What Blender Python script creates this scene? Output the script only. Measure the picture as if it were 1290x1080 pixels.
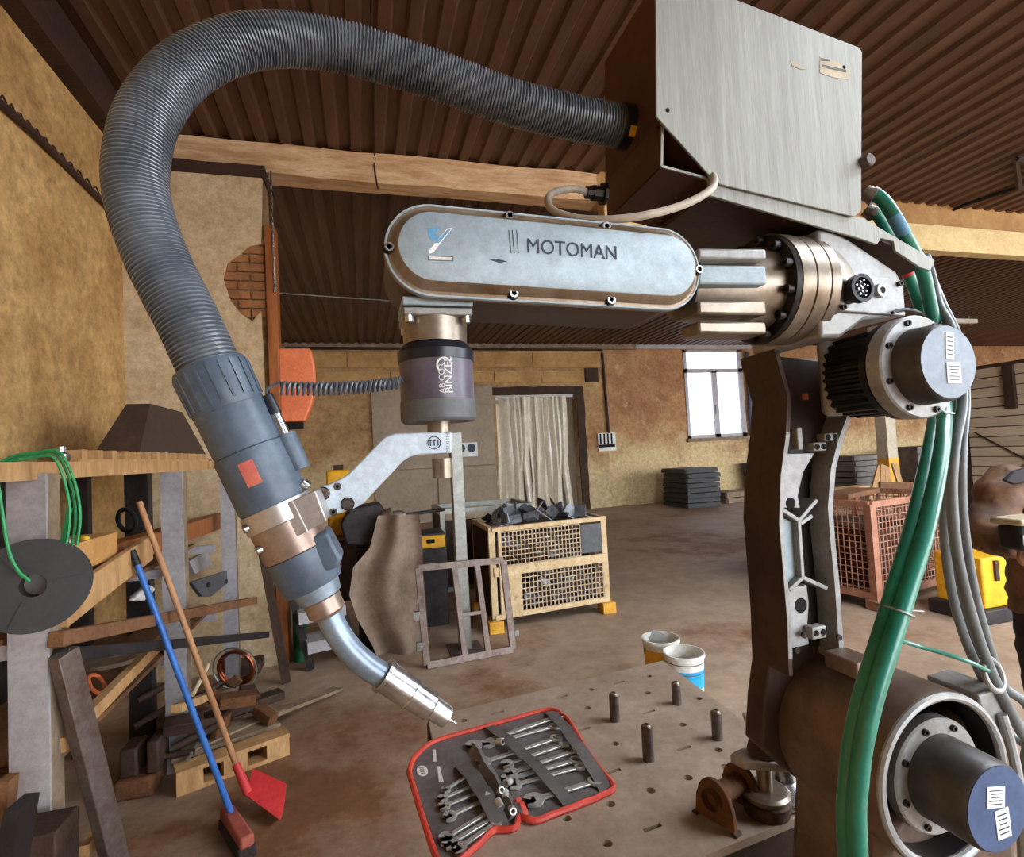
import bpy, bmesh, math, random
from mathutils import Vector, Matrix, Quaternion, noise as mnoise
V = Vector
random.seed(7)
S = bpy.context.scene
COL = S.collection
for o in list(bpy.data.objects):
    bpy.data.objects.remove(o)

# ---------------------------------------------------------------- camera
F = 680.0
PSI, PIT, ROL = math.radians(15.5), math.radians(2.5), math.radians(3.0)
CAM = V((0, 0, 1.65))
_fh = V((math.sin(PSI), math.cos(PSI), 0)); _rt = V((math.cos(PSI), -math.sin(PSI), 0)); _z = V((0, 0, 1))
FW = _fh * math.cos(PIT) + _z * math.sin(PIT)
_u0 = -_fh * math.sin(PIT) + _z * math.cos(PIT)
RT = _rt * math.cos(ROL) - _u0 * math.sin(ROL)
UP = _rt * math.sin(ROL) + _u0 * math.cos(ROL)
cd = bpy.data.cameras.new('camera'); cam = bpy.data.objects.new('camera', cd); COL.objects.link(cam)
cd.sensor_width = 36; cd.lens = F / 1290 * 36; cd.clip_start = 0.02; cd.clip_end = 200
cam.matrix_world = Matrix(((RT.x, UP.x, -FW.x, CAM.x), (RT.y, UP.y, -FW.y, CAM.y), (RT.z, UP.z, -FW.z, CAM.z), (0, 0, 0, 1)))
S.camera = cam

# ---------------------------------------------------------------- sky and exposure
w = bpy.data.worlds.new('sky'); S.world = w; w.use_nodes = True
bg = w.node_tree.nodes['Background']
bg.inputs[0].default_value = (0.86, 0.93, 1.0, 1); bg.inputs[1].default_value = 5.0
S.view_settings.view_transform = 'Standard'; S.view_settings.look = 'None'
S.view_settings.exposure = 1.2; S.view_settings.gamma = 1; S.view_settings.use_curve_mapping = False

def area(name, loc, rot, sx, sy, power, col):
    l = bpy.data.lights.new(name, 'AREA'); l.shape = 'RECTANGLE'; l.size = sx; l.size_y = sy; l.energy = power; l.color = col
    o = bpy.data.objects.new(name, l); COL.objects.link(o); o.location = loc; o.rotation_euler = rot
    return o

# pixel (1290 x 1080 frame) to a point on a plane of the room
def ray(x, y): return FW + RT * ((x - 645) / F) + UP * ((540 - y) / F)
def _pl(x, y, ax, v):
    d = ray(x, y); return CAM + d * ((v - CAM[ax]) / d[ax])
def PX(x, y, v): return _pl(x, y, 0, v)
def PY(x, y, v): return _pl(x, y, 1, v)
def PZ(x, y, v=0.0): return _pl(x, y, 2, v)
def depth(P): return (P - CAM).dot(FW)
def mpp(P): return depth(P) / F          # metres per pixel at a point

# ---------------------------------------------------------------- materials
def lin(c):
    return tuple(((v / 255) / 12.92 if v / 255 <= 0.04045 else ((v / 255 + 0.055) / 1.055) ** 2.4) for v in c) + (1,)
MATS = {}
def mat(name, c1, c2=None, rough=0.6, metal=0.0, scale=6.0, bump=0.0, bscale=60.0, spots=None, sscale=3.0, sth=0.6,
        stretch=(1, 1, 1), emit=None, alpha=None, trans=0.0, coat=0.0, ior=1.45, lo=0.35, hi=0.65, rvar=0.1, grit=0.16, band=None):
    if name in MATS: return MATS[name]
    m = bpy.data.materials.new(name); m.use_nodes = True; N = m.node_tree.nodes; L = m.node_tree.links
    b = N['Principled BSDF']; c2 = c2 or tuple(int(v * 0.78) for v in c1)
    tc = N.new('ShaderNodeTexCoord'); mp = N.new('ShaderNodeMapping'); mp.inputs['Scale'].default_value = stretch
    L.new(tc.outputs['Object'], mp.inputs[0])
    n1 = N.new('ShaderNodeTexNoise'); n1.inputs['Scale'].default_value = scale; n1.inputs['Detail'].default_value = 8; n1.inputs['Roughness'].default_value = 0.65
    L.new(mp.outputs[0], n1.inputs['Vector'])
    r = N.new('ShaderNodeValToRGB'); r.color_ramp.elements[0].position = lo; r.color_ramp.elements[1].position = hi
    r.color_ramp.elements[0].color = lin(c2); r.color_ramp.elements[1].color = lin(c1)
    L.new(n1.outputs['Fac'], r.inputs[0]); out = r.outputs[0]
    if spots:
        n2 = N.new('ShaderNodeTexNoise'); n2.inputs['Scale'].default_value = sscale; n2.inputs['Detail'].default_value = 10; n2.inputs['Roughness'].default_value = 0.7
        L.new(mp.outputs[0], n2.inputs['Vector'])
        r2 = N.new('ShaderNodeValToRGB'); r2.color_ramp.elements[0].position = sth; r2.color_ramp.elements[1].position = min(1, sth + 0.12)
        r2.color_ramp.elements[0].color = (0, 0, 0, 1); r2.color_ramp.elements[1].color = (1, 1, 1, 1)
        L.new(n2.outputs['Fac'], r2.inputs[0])
        mx = N.new('ShaderNodeMix'); mx.data_type = 'RGBA'; L.new(r2.outputs[0], mx.inputs[0]); L.new(out, mx.inputs[6]); mx.inputs[7].default_value = lin(spots)
        out = mx.outputs[2]
    if band:      # (height, softness, colour): a stained zone of the wall below a ragged line
        sx = N.new('ShaderNodeSeparateXYZ'); L.new(tc.outputs['Object'], sx.inputs[0])
        nb_ = N.new('ShaderNodeTexNoise'); nb_.inputs['Scale'].default_value = 0.9; nb_.inputs['Detail'].default_value = 9; nb_.inputs['Roughness'].default_value = 0.7
        L.new(tc.outputs['Object'], nb_.inputs['Vector'])
        ad = N.new('ShaderNodeMath'); ad.operation = 'MULTIPLY_ADD'; L.new(nb_.outputs['Fac'], ad.inputs[0]); ad.inputs[1].default_value = -3.2; L.new(sx.outputs[2], ad.inputs[2])
        mb_ = N.new('ShaderNodeMapRange'); mb_.inputs[1].default_value = band[0] - 1.6 - band[1]; mb_.inputs[2].default_value = band[0] - 1.6 + band[1]; mb_.inputs[3].default_value = 0.85; mb_.inputs[4].default_value = 0
        L.new(ad.outputs[0], mb_.inputs[0])
        mxb = N.new('ShaderNodeMix'); mxb.data_type = 'RGBA'; L.new(mb_.outputs[0], mxb.inputs[0]); L.new(out, mxb.inputs[6]); mxb.inputs[7].default_value = lin(band[2]); out = mxb.outputs[2]
    if grit:
        ng = N.new('ShaderNodeTexNoise'); ng.inputs['Scale'].default_value = scale * 7; ng.inputs['Detail'].default_value = 5; ng.inputs['Roughness'].default_value = 0.8
        L.new(mp.outputs[0], ng.inputs['Vector'])
        mg = N.new('ShaderNodeMapRange'); mg.inputs[1].default_value = 0.3; mg.inputs[2].default_value = 0.7; mg.inputs[3].default_value = 1 - grit * 1.3; mg.inputs[4].default_value = 1 + grit
        L.new(ng.outputs['Fac'], mg.inputs[0])
        mxg = N.new('ShaderNodeMix'); mxg.data_type = 'RGBA'; mxg.blend_type = 'MULTIPLY'; mxg.inputs[0].default_value = 1; L.new(out, mxg.inputs[6]); L.new(mg.outputs[0], mxg.inputs[7]); out = mxg.outputs[2]
    L.new(out, b.inputs['Base Color'])
    mr = N.new('ShaderNodeMapRange'); mr.inputs[3].default_value = max(0.03, rough - rvar); mr.inputs[4].default_value = min(1, rough + rvar)
    L.new(n1.outputs['Fac'], mr.inputs[0]); L.new(mr.outputs[0], b.inputs['Roughness'])
    b.inputs['Metallic'].default_value = metal; b.inputs['IOR'].default_value = ior
    b.inputs['Transmission Weight'].default_value = trans; b.inputs['Coat Weight'].default_value = coat
    if alpha is not None: b.inputs['Alpha'].default_value = alpha
    if emit: b.inputs['Emission Color'].default_value = lin(emit[0]); b.inputs['Emission Strength'].default_value = emit[1]
    if bump:
        n3 = N.new('ShaderNodeTexNoise'); n3.inputs['Scale'].default_value = bscale; n3.inputs['Detail'].default_value = 6
        L.new(mp.outputs[0], n3.inputs['Vector'])
        bp = N.new('ShaderNodeBump'); bp.inputs['Strength'].default_value = bump; bp.inputs['Distance'].default_value = 0.01
        L.new(n3.outputs['Fac'], bp.inputs['Height']); L.new(bp.outputs[0], b.inputs['Normal'])
    MATS[name] = m
    return m

m_ochre = mat('ochre plaster', (200, 162, 106), (162, 122, 72), 0.9, scale=2.2, bump=0.5, bscale=14, spots=(112, 78, 44), sscale=3.5, sth=0.62, grit=0.3)
m_plaster = mat('pale plaster', (206, 184, 150), (184, 156, 118), 0.9, scale=3, bump=0.4, bscale=22, spots=(128, 100, 72), sscale=6, sth=0.64, grit=0.25)
m_far = mat('far wall plaster', (180, 144, 98), (148, 108, 70), 0.9, scale=1.1, bump=0.4, bscale=9, spots=(196, 162, 112), sscale=1.6, sth=0.6, grit=0.3, band=(1.3, 0.5, (206, 184, 142)))
m_far2 = mat('rusty pink plaster', (178, 134, 92), (146, 100, 66), 0.9, scale=1.3, bump=0.4, bscale=9, spots=(206, 176, 128), sscale=2.2, sth=0.6, grit=0.3, band=(1.7, 0.5, (206, 182, 136)))
m_lowplaster = mat('lower wall plaster', (208, 186, 140), (166, 136, 92), 0.9, scale=1.8, bump=0.5, bscale=9, spots=(138, 128, 112), sscale=1.5, sth=0.58)
m_block = mat('tan block', (192, 152, 98), (162, 120, 72), 0.9, scale=1.6, bump=0.3, bscale=12)
m_floor = mat('worn concrete floor', (178, 154, 132), (146, 122, 102), 0.62, scale=0.9, bump=0.15, bscale=30, spots=(124, 84, 56), sscale=0.45, sth=0.5, rvar=0.16, grit=0.2)
m_ceil = mat('brown sheet', (104, 74, 56), (76, 50, 37), 0.6, scale=1.5, spots=(60, 40, 30), sscale=0.9, sth=0.6, stretch=(3, 0.4, 1))
m_ceilb = mat('roof deck', (60, 42, 32), None, 0.9)
m_timber = mat('rough pale timber', (230, 198, 156), (186, 142, 98), 0.85, scale=5, bump=0.9, bscale=18, stretch=(0.5, 3, 3), spots=(104, 66, 42), sscale=5, sth=0.63)
m_cream = mat('cream painted beam', (222, 196, 142), (206, 178, 124), 0.7, scale=3)
m_darktim = mat('dark timber', (66, 42, 28), (44, 27, 18), 0.8, scale=4, bump=0.4)
m_orangetim = mat('varnished brown timber', (164, 96, 44), (120, 64, 28), 0.5, scale=5, stretch=(4, 4, 0.5), bump=0.2)
m_brick = mat('old brick', (160, 108, 66), (124, 80, 46), 0.9, scale=9, bump=0.6, bscale=30)
m_mortar = mat('old mortar', (148, 116, 80), (108, 80, 52), 0.95, scale=12, bump=0.6)
m_soot = mat('sooty dark surround', (74, 52, 38), (44, 30, 24), 0.9, scale=3, bump=0.4, bscale=9)
m_black = mat('black void', (18, 14, 12), None, 0.9)
m_doorp = mat('beige metal door', (160, 140, 116), (142, 122, 100), 0.55, scale=1.5)
m_winfr = mat('grey window frame', (176, 168, 170), (156, 146, 148), 0.5)
m_clad = mat('pale cladding board', (196, 176, 152), (174, 152, 126), 0.65, scale=1.5, stretch=(1, 0.3, 4))
# metals
m_cast = mat('grey painted casting', (172, 174, 176), (138, 134, 128), 0.42, metal=0.25, scale=10, spots=(112, 88, 62), sscale=7, sth=0.64, bump=0.06)
m_cover = mat('silver blue cover paint', (168, 184, 192), (146, 160, 168), 0.5, metal=0.15, scale=8, bump=0.05, spots=(128, 128, 124), sscale=9, sth=0.67)
m_rim = mat('grimy cover rim', (158, 142, 122), (112, 90, 66), 0.4, metal=0.45, scale=9, spots=(176, 182, 188), sscale=6, sth=0.6)
m_brown = mat('dark grimy brown casting', (78, 56, 44), (52, 36, 29), 0.5, metal=0.2, scale=6, bump=0.08)
m_drum = mat('stained drum casting', (118, 98, 84), (82, 62, 52), 0.45, metal=0.3, scale=5, spots=(176, 144, 96), sscale=5, sth=0.66)
m_ringm = mat('worn bronze steel', (164, 154, 142), (118, 102, 84), 0.34, metal=0.6, scale=8)
m_dkflange = mat('dark oily flange and web shade', (44, 38, 34), (28, 24, 22), 0.4, metal=0.3)
m_blackm = mat('black motor paint and recess shade', (30, 31, 34), (20, 20, 22), 0.42, metal=0.2, scale=20)
m_motcap = mat('dark grey motor cap', (88, 84, 82), (62, 56, 54), 0.4, metal=0.35, scale=8)
m_motend = mat('blue grey cap face', (120, 128, 138), (98, 104, 112), 0.4, metal=0.3, scale=8)
m_bluend = mat('blue motor end', (74, 98, 140), (56, 76, 112), 0.4, metal=0.2)
m_steel = mat('bright steel', (206, 208, 210), (170, 170, 172), 0.26, metal=0.95, scale=20)
m_chrome = mat('chrome vanadium', (226, 224, 218), (196, 192, 186), 0.3, metal=0.6, scale=30)
m_alu = mat('pale aluminium', (206, 220, 230), (186, 200, 212), 0.4, metal=0.25, scale=14)
m_block2 = mat('milled block', (196, 192, 190), (170, 160, 152), 0.34, metal=0.7, scale=10)
m_copper = mat('coppery clamp', (166, 148, 136), (126, 104, 92), 0.36, metal=0.6, scale=9)
m_torch = mat('slate torch plastic', (92, 106, 122), (66, 78, 92), 0.42, scale=10, spots=(124, 130, 136), sscale=8, sth=0.66)
m_neck = mat('grey torch neck', (142, 158, 172), (116, 128, 142), 0.36, metal=0.4, scale=14)
m_hose = mat('grey ribbed hose', (110, 116, 124), (78, 84, 92), 0.32, scale=10, coat=0.25)
m_hosecuff = mat('dark hose cuff', (40, 44, 54), (26, 28, 36), 0.35)
m_rubber = mat('black rubber', (30, 30, 32), (20, 20, 21), 0.6)
m_greyrub = mat('grey rubber base', (104, 106, 108), (84, 84, 86), 0.55, scale=12)
m_sensor = mat('violet grey sensor shell', (108, 100, 112), (82, 76, 90), 0.35, scale=8)
m_white = mat('white print', (236, 236, 232), (216, 216, 212), 0.6)
m_ink = mat('dark blue print', (52, 66, 84), (40, 50, 66), 0.6)
m_logob = mat('logo blue', (104, 160, 196), (84, 140, 178), 0.5)
m_yellow = mat('yellow label', (236, 190, 40), (206, 160, 20), 0.5)
m_redlab = mat('orange red label', (206, 118, 92), (180, 70, 84), 0.5, scale=30)
m_panel = mat('streaked grey panel', (156, 157, 150), (138, 137, 131), 0.45, metal=0.25, scale=9, stretch=(5, 1, 0.22), spots=(108, 103, 97), sscale=6, sth=0.62)
m_panedge = mat('brown box sheet', (92, 58, 42), (70, 42, 30), 0.55, metal=0.2, scale=4)
m_green = mat('teal green hose', (36, 138, 114), (28, 112, 94), 0.35, scale=6, coat=0.3)
m_greyc = mat('grey cable', (122, 128, 130), (96, 100, 102), 0.45, coat=0.2)
m_whitec = mat('dirty white cable', (196, 186, 172), (160, 148, 134), 0.45)
m_coil = mat('dark coiled cable', (96, 106, 122), (62, 70, 82), 0.32, coat=0.4)
# workshop
m_table = mat('brown steel table top', (172, 153, 136), (146, 125, 108), 0.5, metal=0.1, scale=4, spots=(146, 96, 62), sscale=3, sth=0.62, bump=0.05)
m_tabedge = mat('dark table steel', (84, 64, 50), (56, 42, 34), 0.55, metal=0.4)
m_pin = mat('dark turned steel', (118, 108, 104), (80, 70, 66), 0.35, metal=0.8, scale=14)
m_rust = mat('brown rust', (124, 82, 50), (84, 52, 32), 0.8, metal=0.2, scale=14, bump=0.4, bscale=80)
m_rustdk = mat('dark rusty iron', (84, 62, 50), (54, 40, 33), 0.7, metal=0.4, scale=9, bump=0.3)
m_rustgrey = mat('rusty grey steel', (132, 120, 114), (96, 76, 66), 0.5, metal=0.6, scale=9, spots=(116, 76, 52), sscale=9, sth=0.6)
m_pouch = mat('grey vinyl pouch', (112, 106, 104), (84, 78, 78), 0.5, scale=14, bump=0.3, bscale=20)
m_pouchr = mat('red vinyl piping', (214, 74, 56), (180, 54, 42), 0.45, scale=9)
m_strap = mat('grey strap', (98, 92, 88), (78, 72, 70), 0.7)
m_cage = mat('cream cage paint', (214, 190, 150), (186, 156, 112), 0.55, scale=10, spots=(136, 82, 48), sscale=9, sth=0.58)
m_cagey = mat('yellow cage foot', (230, 174, 60), (196, 138, 44), 0.6, scale=8)
m_wire = mat('rusted wire', (206, 184, 152), (168, 140, 108), 0.6, metal=0.1, scale=30)
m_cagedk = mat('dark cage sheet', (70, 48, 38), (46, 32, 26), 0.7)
m_scrap = mat('blue grey steel offcut', (164, 172, 182), (116, 120, 126), 0.42, metal=0.4, scale=9)
m_scrapd = mat('dark steel offcut', (104, 106, 114), (70, 70, 74), 0.45, metal=0.4, scale=9)
m_plate = mat('dark id plate', (88, 90, 94), (70, 70, 74), 0.5, scale=9)
m_galv = mat('galvanised steel', (162, 162, 156), (134, 132, 126), 0.45, metal=0.6, scale=9)
m_pinkcage = mat('pinkish rust cage', (178, 128, 104), (142, 92, 70), 0.6, scale=9, spots=(118, 70, 46), sscale=9, sth=0.62)
m_wood = mat('planed wood', (198, 156, 106), (164, 122, 78), 0.75, scale=5, stretch=(3, 3, 0.6), bump=0.2)
m_woodold = mat('old brown wood', (132, 92, 60), (98, 64, 40), 0.8, scale=6, bump=0.4)
m_woodgrey = mat('grey weathered wood', (150, 128, 104), (110, 92, 74), 0.85, scale=6, bump=0.4)
m_rack = mat('pale grey rack paint', (168, 164, 166), (146, 140, 142), 0.5, scale=5, spots=(120, 104, 92), sscale=5, sth=0.68)
m_dkst = mat('dark mill steel', (66, 62, 64), (44, 40, 40), 0.5, metal=0.5, scale=8)
m_spool = mat('black spool plastic', (50, 46, 44), (34, 31, 30), 0.5, scale=8)
m_cord = mat('green cord', (44, 158, 92), (36, 132, 76), 0.5)
m_card = mat('cardboard', (202, 152, 92), (180, 130, 74), 0.85)
m_hood = mat('dark brown sheet hood', (76, 58, 46), (58, 44, 36), 0.7)
m_blue = mat('blue handle paint', (50, 112, 190), (36, 90, 166), 0.4)
m_red = mat('red shovel plastic', (220, 66, 66), (196, 48, 52), 0.5)
m_handle = mat('pale wooden handle', (190, 142, 100), (160, 112, 74), 0.6, stretch=(3, 3, 0.5))
m_brush = mat('reddish brush block', (176, 92, 76), (140, 70, 60), 0.7)
m_brist = mat('dark bristles', (58, 48, 44), None, 0.9, bump=1, bscale=90)
m_orange = mat('orange reel housing', (232, 128, 82), (210, 108, 66), 0.5)
m_canvas = mat('grey brown canvas', (150, 130, 112), (122, 104, 88), 0.9, scale=4, bump=0.3, bscale=40)
m_gas = mat('green gas cylinder', (34, 110, 70), (24, 84, 54), 0.45)
m_strip = mat('clear pvc strip', (240, 230, 208), (222, 208, 182), 0.25, alpha=0.88, coat=0.3)
m_bkw = mat('white bucket plastic', (226, 224, 216), (204, 200, 190), 0.45, scale=8)
m_bky = mat('yellow bucket print', (236, 180, 40), (216, 150, 30), 0.45)
m_bkb = mat('blue bucket print', (44, 168, 214), (34, 146, 196), 0.45)
m_mortarb = mat('dried grey plaster', (150, 142, 130), (110, 100, 90), 0.9, scale=20, bump=0.5)
m_jacket = mat('brown work jacket', (120, 84, 58), (74, 50, 38), 0.7, scale=7, bump=0.2)
m_trous = mat('dark trousers', (50, 44, 48), (36, 32, 36), 0.85)
m_skin = mat('skin', (196, 146, 118), (182, 130, 104), 0.55)
m_hair = mat('dark hair', (40, 32, 28), None, 0.7)
m_shoe = mat('dark shoe leather', (40, 34, 32), None, 0.6)
m_pend = mat('beige plastic', (206, 190, 158), None, 0.5)
m_pallgrey = mat('grey stacked steel', (122, 116, 112), (88, 80, 74), 0.55, metal=0.4, scale=5)
m_blackpal = mat('black stacked frames', (52, 48, 46), (34, 31, 30), 0.6, scale=5)
m_bluebin = mat('navy bin plastic', (64, 70, 96), None, 0.5)
m_ylw = mat('yellow machine paint', (236, 178, 30), (212, 150, 20), 0.5, scale=6)
m_colw = mat('white column paint', (206, 194, 172), (188, 174, 148), 0.7, scale=3)
m_cprred = mat('copper pipe', (170, 92, 62), (128, 66, 44), 0.3, metal=0.85)
m_rag = mat('white plastic bag', (214, 208, 206), (186, 178, 178), 0.6)

# ---------------------------------------------------------------- mesh helpers
class MB:
    def __init__(s): s.v = []; s.f = []
    def add(s, vs, fs):
        n = len(s.v); s.v += [V(p) for p in vs]; s.f += [[i + n for i in f] for f in fs]; return s
    def box(s, a, b):
        x0, y0, z0 = (min(a[i], b[i]) for i in range(3)); x1, y1, z1 = (max(a[i], b[i]) for i in range(3))
        return s.add([(x0, y0, z0), (x1, y0, z0), (x1, y1, z0), (x0, y1, z0), (x0, y0, z1), (x1, y0, z1), (x1, y1, z1), (x0, y1, z1)],
                     [(0, 3, 2, 1), (4, 5, 6, 7), (0, 1, 5, 4), (1, 2, 6, 5), (2, 3, 7, 6), (3, 0, 4, 7)])
    def cbox(s, c, size, q=None):
        c = V(c); h = V(size) / 2; q = q or Quaternion()
        P = [c + q @ V((sx * h.x, sy * h.y, sz * h.z)) for sz in (-1, 1) for sx, sy in ((-1, -1), (1, -1), (1, 1), (-1, 1))]
        return s.add(P, [(0, 3, 2, 1), (4, 5, 6, 7), (0, 1, 5, 4), (1, 2, 6, 5), (2, 3, 7, 6), (3, 0, 4, 7)])
    def beam(s, p0, p1, w, h, up=(0, 0, 1)):
        p0, p1 = V(p0), V(p1); d = (p1 - p0); l = d.length; d.normalize(); u = V(up)
        x = d.cross(u)
        if x.length < 1e-4: x = d.cross(V((0, 1, 0)))
        x.normalize(); u = x.cross(d)
        P = [p + x * (a * w / 2) + u * (b * h / 2) for p in (p0, p1) for a, b in ((-1, -1), (1, -1), (1, 1), (-1, 1))]
        return s.add(P, [(0, 1, 2, 3), (7, 6, 5, 4), (0, 4, 5, 1), (1, 5, 6, 2), (2, 6, 7, 3), (3, 7, 4, 0)])
    def prism(s, pts, off):
        pts = [V(p) for p in pts]; off = V(off); n = len(pts)
        return s.add(pts + [p + off for p in pts], [tuple(range(n)), tuple(range(2 * n - 1, n - 1, -1))] + [(i, i + n, (i + 1) % n + n, (i + 1) % n) for i in range(n)])
    def rings(s, rs, closed=False, caps=True):
        n = len(rs[0]); base = len(s.v)
        for r in rs: s.v += [V(p) for p in r]
        m = len(rs)
        for k in range(m if closed else m - 1):
            a = base + k * n; b = base + ((k + 1) % m) * n
            for i in range(n): s.f.append([a + i, a + (i + 1) % n, b + (i + 1) % n, b + i])
        if caps and not closed:
            s.f.append([base + i for i in range(n - 1, -1, -1)]); s.f.append([base + (m - 1) * n + i for i in range(n)])
        return s
    def lathe(s, prof, p0, axis, n=24, caps=True, sweep=None):
        p0 = V(p0); a = V(axis).normalized(); x = a.orthogonal().normalized(); y = a.cross(x)
        rs = [[p0 + a * t + (x * math.cos(2 * math.pi * i / n) + y * math.sin(2 * math.pi * i / n)) * r for i in range(n)] for t, r in prof]
        return s.rings(rs, caps=caps)
    def cyl(s, p0, p1, r0, r1=None, n=16):
        p0, p1 = V(p0), V(p1); r1 = r0 if r1 is None else r1
        return s.lathe([(0, r0), ((p1 - p0).length, r1)], p0, p1 - p0, n)
    def tube(s, pts, r, n=8, closed=False, caps=True):
        pts = [V(p) for p in pts]; m = len(pts); rr = r if isinstance(r, (list, tuple)) else [r] * m
        tg = []
        for i in range(m):
            if closed: t = pts[(i + 1) % m] - pts[i - 1]
            else: t = pts[min(i + 1, m - 1)] - pts[max(i - 1, 0)]
            tg.append(t.normalized())
        x = tg[0].orthogonal().normalized(); rs = []
        for i in range(m):
            if i: x = (tg[i - 1].rotation_difference(tg[i])) @ x
            x = (x - tg[i] * x.dot(tg[i])).normalized(); y = tg[i].cross(x)
            rs.append([pts[i] + (x * math.cos(2 * math.pi * k / n) + y * math.sin(2 * math.pi * k / n)) * rr[i] for k in range(n)])
        return s.rings(rs, closed, caps)
    def torus(s, c, axis, R, r, n=32, k=8):
        a = V(axis).normalized(); x = a.orthogonal().normalized(); y = a.cross(x)
        return s.tube([V(c) + (x * math.cos(2 * math.pi * i / n) + y * math.sin(2 * math.pi * i / n)) * R for i in range(n)], r, k, True)
    def sphere(s, c, r, n=12, m=8, sc=(1, 1, 1)):
        c = V(c)
        rs = [[c + V((math.sin(math.pi * j / m) * math.cos(2 * math.pi * i / n) * r * sc[0], math.sin(math.pi * j / m) * math.sin(2 * math.pi * i / n) * r * sc[1], -math.cos(math.pi * j / m) * r * sc[2])) for i in range(n)] for j in range(1, m)]
        return s.rings(rs)
    def jitter(s, a, sc=3.0):
        for p in s.v:
            n = mnoise.noise_vector(p * sc); p += n * a
        return s
    def subdivide(s, cuts=6):
        bm = bmesh.new(); vs = [bm.verts.new(p) for p in s.v]
        for f in s.f: bm.faces.new([vs[i] for i in f])
        bmesh.ops.subdivide_edges(bm, edges=[e for e in bm.edges if e.calc_length() > 0.35], cuts=cuts, use_grid_fill=True)
        bm.verts.index_update(); s.v = [v.co.copy() for v in bm.verts]; s.f = [[v.index for v in f.verts] for f in bm.faces]; bm.free(); return s
    def mesh(s, name, m, shift=V((0, 0, 0)), smooth=True, angle=35):
        me = bpy.data.meshes.new(name); me.from_pydata([p - shift for p in s.v], [], s.f)
        bm = bmesh.new(); bm.from_mesh(me); bmesh.ops.recalc_face_normals(bm, faces=bm.faces); bm.to_mesh(me); bm.free()
        me.materials.append(m)
        if smooth:
            me.polygons.foreach_set('use_smooth', [True] * len(me.polygons)); me.set_sharp_from_angle(angle=math.radians(angle))
        return me
    def base(s):
        xs = [p.x for p in s.v]; ys = [p.y for p in s.v]; zs = [p.z for p in s.v]
        return V(((min(xs) + max(xs)) / 2, (min(ys) + max(ys)) / 2, min(zs)))
WL = {}
def build(mb, name, m, parent=None, bevel=0, smooth=True, kind=None, label=None, angle=35):
    sh = WL[parent.name] if parent else mb.base()
    o = bpy.data.objects.new(name, mb.mesh(name, m, sh, smooth, angle)); COL.objects.link(o)
    WL[o.name] = V(sh)
    if parent: o.parent = parent
    else: o.location = sh
    if bevel:
        b = o.modifiers.new('bevel', 'BEVEL'); b.width = bevel; b.segments = 2; b.limit_method = 'ANGLE'; b.angle_limit = math.radians(40)
    if kind: o['kind'] = kind
    if label: o['label'] = label
    return o
def tag(o, label, cat, group=None):
    o['label'] = label; o['category'] = cat
    if group: o['group'] = group
    return o
def thing(name, loc, label, cat, group=None):
    o = bpy.data.objects.new(name, None); COL.objects.link(o); o.location = loc; o.empty_display_size = 0.05
    WL[o.name] = V(loc); return tag(o, label, cat, group)
def single(mb, name, m, label, cat, group=None, bevel=0, smooth=True):
    return tag(build(mb, name, m, None, bevel, smooth), label, cat, group)
def struct(mb, name, m, parent=None, bevel=0, smooth=False):
    o = build(mb, name, m, parent, bevel, smooth)
    if not parent: o['kind'] = 'structure'
    return o
def copy_tree(o, parent=None):
    c = o.copy(); COL.objects.link(c); c.parent = parent
    for ch in list(o.children): copy_tree(ch, c)
    return c
def mb(): return MB()
def spline(pts, n=10):
    pts = [V(p) for p in pts]; out = []; P = [pts[0] * 2 - pts[1]] + pts + [pts[-1] * 2 - pts[-2]]
    for i in range(1, len(P) - 2):
        p0, p1, p2, p3 = P[i - 1:i + 3]
        for k in range(n):
            t = k / n
            out.append(0.5 * ((2 * p1) + (p2 - p0) * t + (2 * p0 - 5 * p1 + 4 * p2 - p3) * t * t + (3 * p1 - p0 - 3 * p2 + p3) * t ** 3))
    out.append(pts[-1]); return out
def text(txt, name, size, origin, xdir, ydir, m, parent, depth_=0.0006, align='LEFT', bend=None, xs=1.0):
    cu = bpy.data.curves.new(name, 'FONT'); cu.body = txt; cu.size = size; cu.extrude = depth_; cu.align_x = align; cu.resolution_u = 3
    t = bpy.data.objects.new(name, cu); COL.objects.link(t)
    dg = bpy.context.evaluated_depsgraph_get(); me = bpy.data.meshes.new_from_object(t.evaluated_get(dg))
    bpy.data.objects.remove(t); bpy.data.curves.remove(cu)
    x = V(xdir).normalized(); y = V(ydir).normalized(); n = x.cross(y); sh = WL[parent.name]
    for v in me.vertices:
        p = V(origin) + x * (v.co.x * xs) + y * v.co.y + n * v.co.z
        if bend: p = bend(p)
        v.co = p - sh
    me.materials.clear(); me.materials.append(m); me.name = name
    o = bpy.data.objects.new(name, me); COL.objects.link(o); o.parent = parent; WL[o.name] = V(sh); return o

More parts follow.
